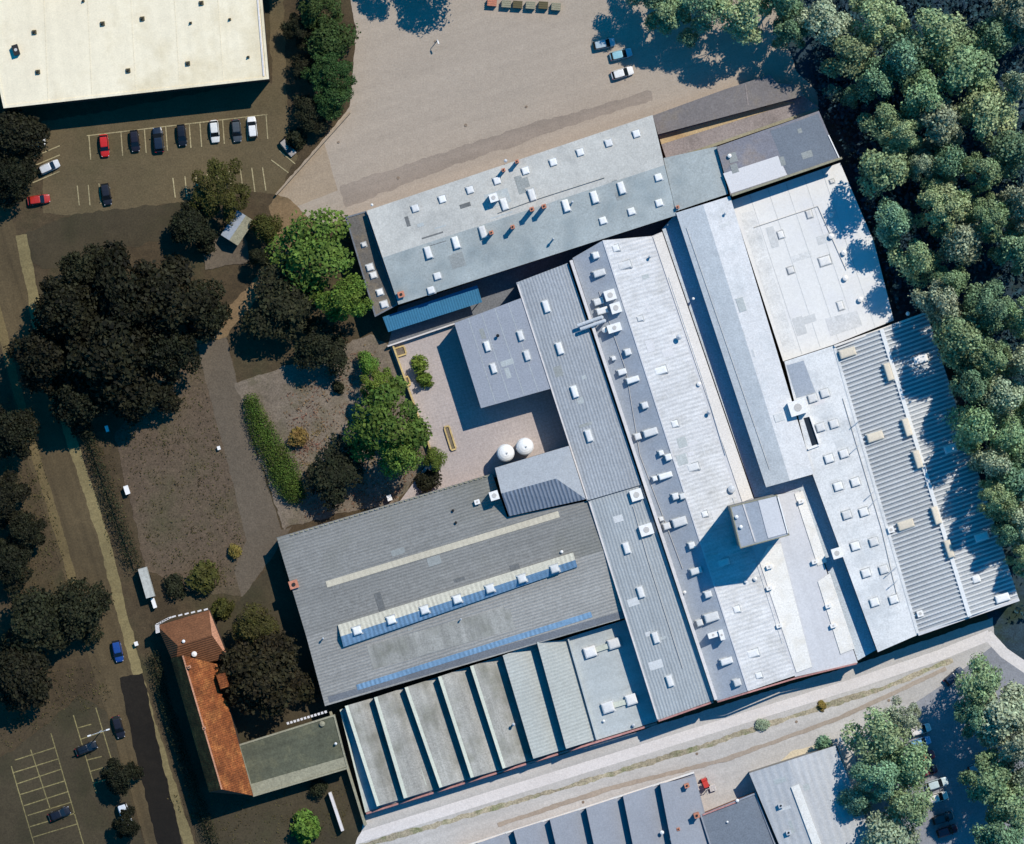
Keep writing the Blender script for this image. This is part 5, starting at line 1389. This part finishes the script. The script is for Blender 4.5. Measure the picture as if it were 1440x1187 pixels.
repairs(K_, ((1012, 212), (1148, 162), (1170, 215), (1030, 262)), 9.03, ['old_patch', 'ramp_tan', 'lap_dark'], 5, 6, 20)
repairs(J_, ((955, 303), (1022, 280), (1138, 660), (1080, 678)), zJ, ['mid_patch', 'pale_patch'], 7, 8, 24)
repairs(O_, ((405, 765), (680, 690), (850, 840), (470, 970)), zO, ['lap_dark', 'old_patch', 'o_s', 'o_n'], 10, 6, 40)
repairs(F1, ((735, 402), (795, 378), (890, 676), (830, 695)), 7.0, ['mid_patch', 'old_patch'], 4, 6, 20)
repairs(F2, ((835, 712), (900, 692), (992, 980), (928, 1005)), 6.6, ['mid_patch', 'pale_patch', 'old_patch'], 5, 6, 20)
repairs(G_, ((648, 460), (728, 430), (770, 540), (682, 565)), 6.9, ['mid_patch', 'old_patch'], 3, 6, 22)
seams(G_, (640, 455), (677, 573), (777, 545), (733, 420), 5, 6.9, M['mid_patch'], .8)
repairs(Hh, ((855, 345), (910, 340), (1100, 940), (1056, 962)), zH, ['pale_patch', 'mid_patch', 'h_pink'], 10, 6, 26)
repairs(T3, ((1065, 1095), (1170, 1060), (1205, 1160), (1090, 1180)), zT3, ['mid_patch', 'pale_patch'], 4, 6, 20)
# pipes and cables lying on the roofs
def pipe(root, pts, z, r=.07, m='metal', name='pipe'):
    mb = MB(); zf = z if callable(z) else (lambda x, y: z)
    for a, b in zip(pts, pts[1:]): mb.tube(P(*a, zf(*a) + .14), P(*b, zf(*b) + .14), r, r, 6)
    return mb.build(name, M[m], root)
pipe(Hh, [(1030, 700), (1060, 780), (1100, 905)], zH, .09); pipe(Hh, [(940, 390), (990, 540), (1020, 640)], zH, .09)
pipe(Hh, [(842, 410), (880, 520), (900, 640), (960, 800)], zH, .06, 'curb'); pipe(M_, [(1185, 560), (1240, 745), (1262, 840)], zM, .07, 'curb'); pipe(B_, [(700, 300), (750, 282), (850, 250)], zB, .06, 'lap_dark')
pipe(L_, [(1060, 320), (1150, 290), (1190, 380)], zL, .06, 'curb'); pipe(F2, [(890, 712), (912, 790), (960, 940)], 6.6, .06, 'curb'); pipe(J_, [(965, 320), (1020, 480), (1082, 660)], zJ, .05, 'curb')
# yard marks: drain line, covers, oil and tyre wear
M['drain'] = mat('drain_iron', (138, 122, 106), var=.2); M['oil'] = mat('oil_stain', (142, 128, 114), var=.2, grain=.2); M['track'] = mat('tyre_wear', (166, 153, 139), var=.1, grain=.12)
for x, y, r_ in ((655, 176, 2.2), (612, 58, 1.6), (560, 250, 2), (740, 150, 1.8), (476, 200, 1.8)):
    sheet('manhole_cover', [(x + r_ * math.cos(k * .524), y + r_ * math.sin(k * .524)) for k in range(12)], M['drain'])
for x, y in ((980, 1060), (820, 1128), (1120, 1015), (1250, 985)):
    sheet('manhole_cover', [(x + 2 * math.cos(k * .524), y + 2 * math.sin(k * .524)) for k in range(12)], M['drain'])
sheet('worn_track', ribbon_pts([(700, 1160), (860, 1108), (1020, 1068), (1180, 1010), (1330, 940)], 6), M['track'])

# ==================================================================== LIGHT, SKY, CAMERA
el = R(50); ax, ay = .62, .785
w = bpy.data.worlds.new('World'); sc.world = w; w.use_nodes = True
nt = w.node_tree; bg = nt.nodes['Background']
sky = nt.nodes.new('ShaderNodeTexSky'); sky.sky_type = 'NISHITA'; sky.sun_disc = False
sky.sun_elevation = el; sky.sun_rotation = math.atan2(ax, ay)
sky.ozone_density = 6.0; sky.air_density = 1.0; sky.dust_density = 0.2
hs = nt.nodes.new('ShaderNodeHueSaturation'); hs.inputs['Saturation'].default_value = 1.55; hs.inputs['Hue'].default_value = .488
nt.links.new(sky.outputs[0], hs.inputs['Color']); nt.links.new(hs.outputs[0], bg.inputs['Color']); bg.inputs['Strength'].default_value = .15
sl = bpy.data.lights.new('sun', 'SUN'); sl.energy = 4.8; sl.angle = R(.5); sl.color = (1.0, .92, .80)
so = bpy.data.objects.new('sun', sl); col.objects.link(so)
d = Vector((-ax * math.cos(el), -ay * math.cos(el), -math.sin(el)))
so.rotation_euler = d.to_track_quat('-Z', 'Y').to_euler(); so.location = (0, 0, 200)
cd = bpy.data.cameras.new('camera'); cam = bpy.data.objects.new('camera', cd); col.objects.link(cam)
cam.location = (0, 0, H); cam.rotation_euler = (0, 0, 0)
cd.sensor_width = 36; cd.sensor_fit = 'HORIZONTAL'; cd.lens = 36 * H / (1440 * S); cd.clip_start = 1; cd.clip_end = 6000
sc.camera = cam
vs = sc.view_settings; vs.view_transform = 'Standard'; vs.look = 'None'; vs.exposure = 0; vs.gamma = 1; vs.use_curve_mapping = False
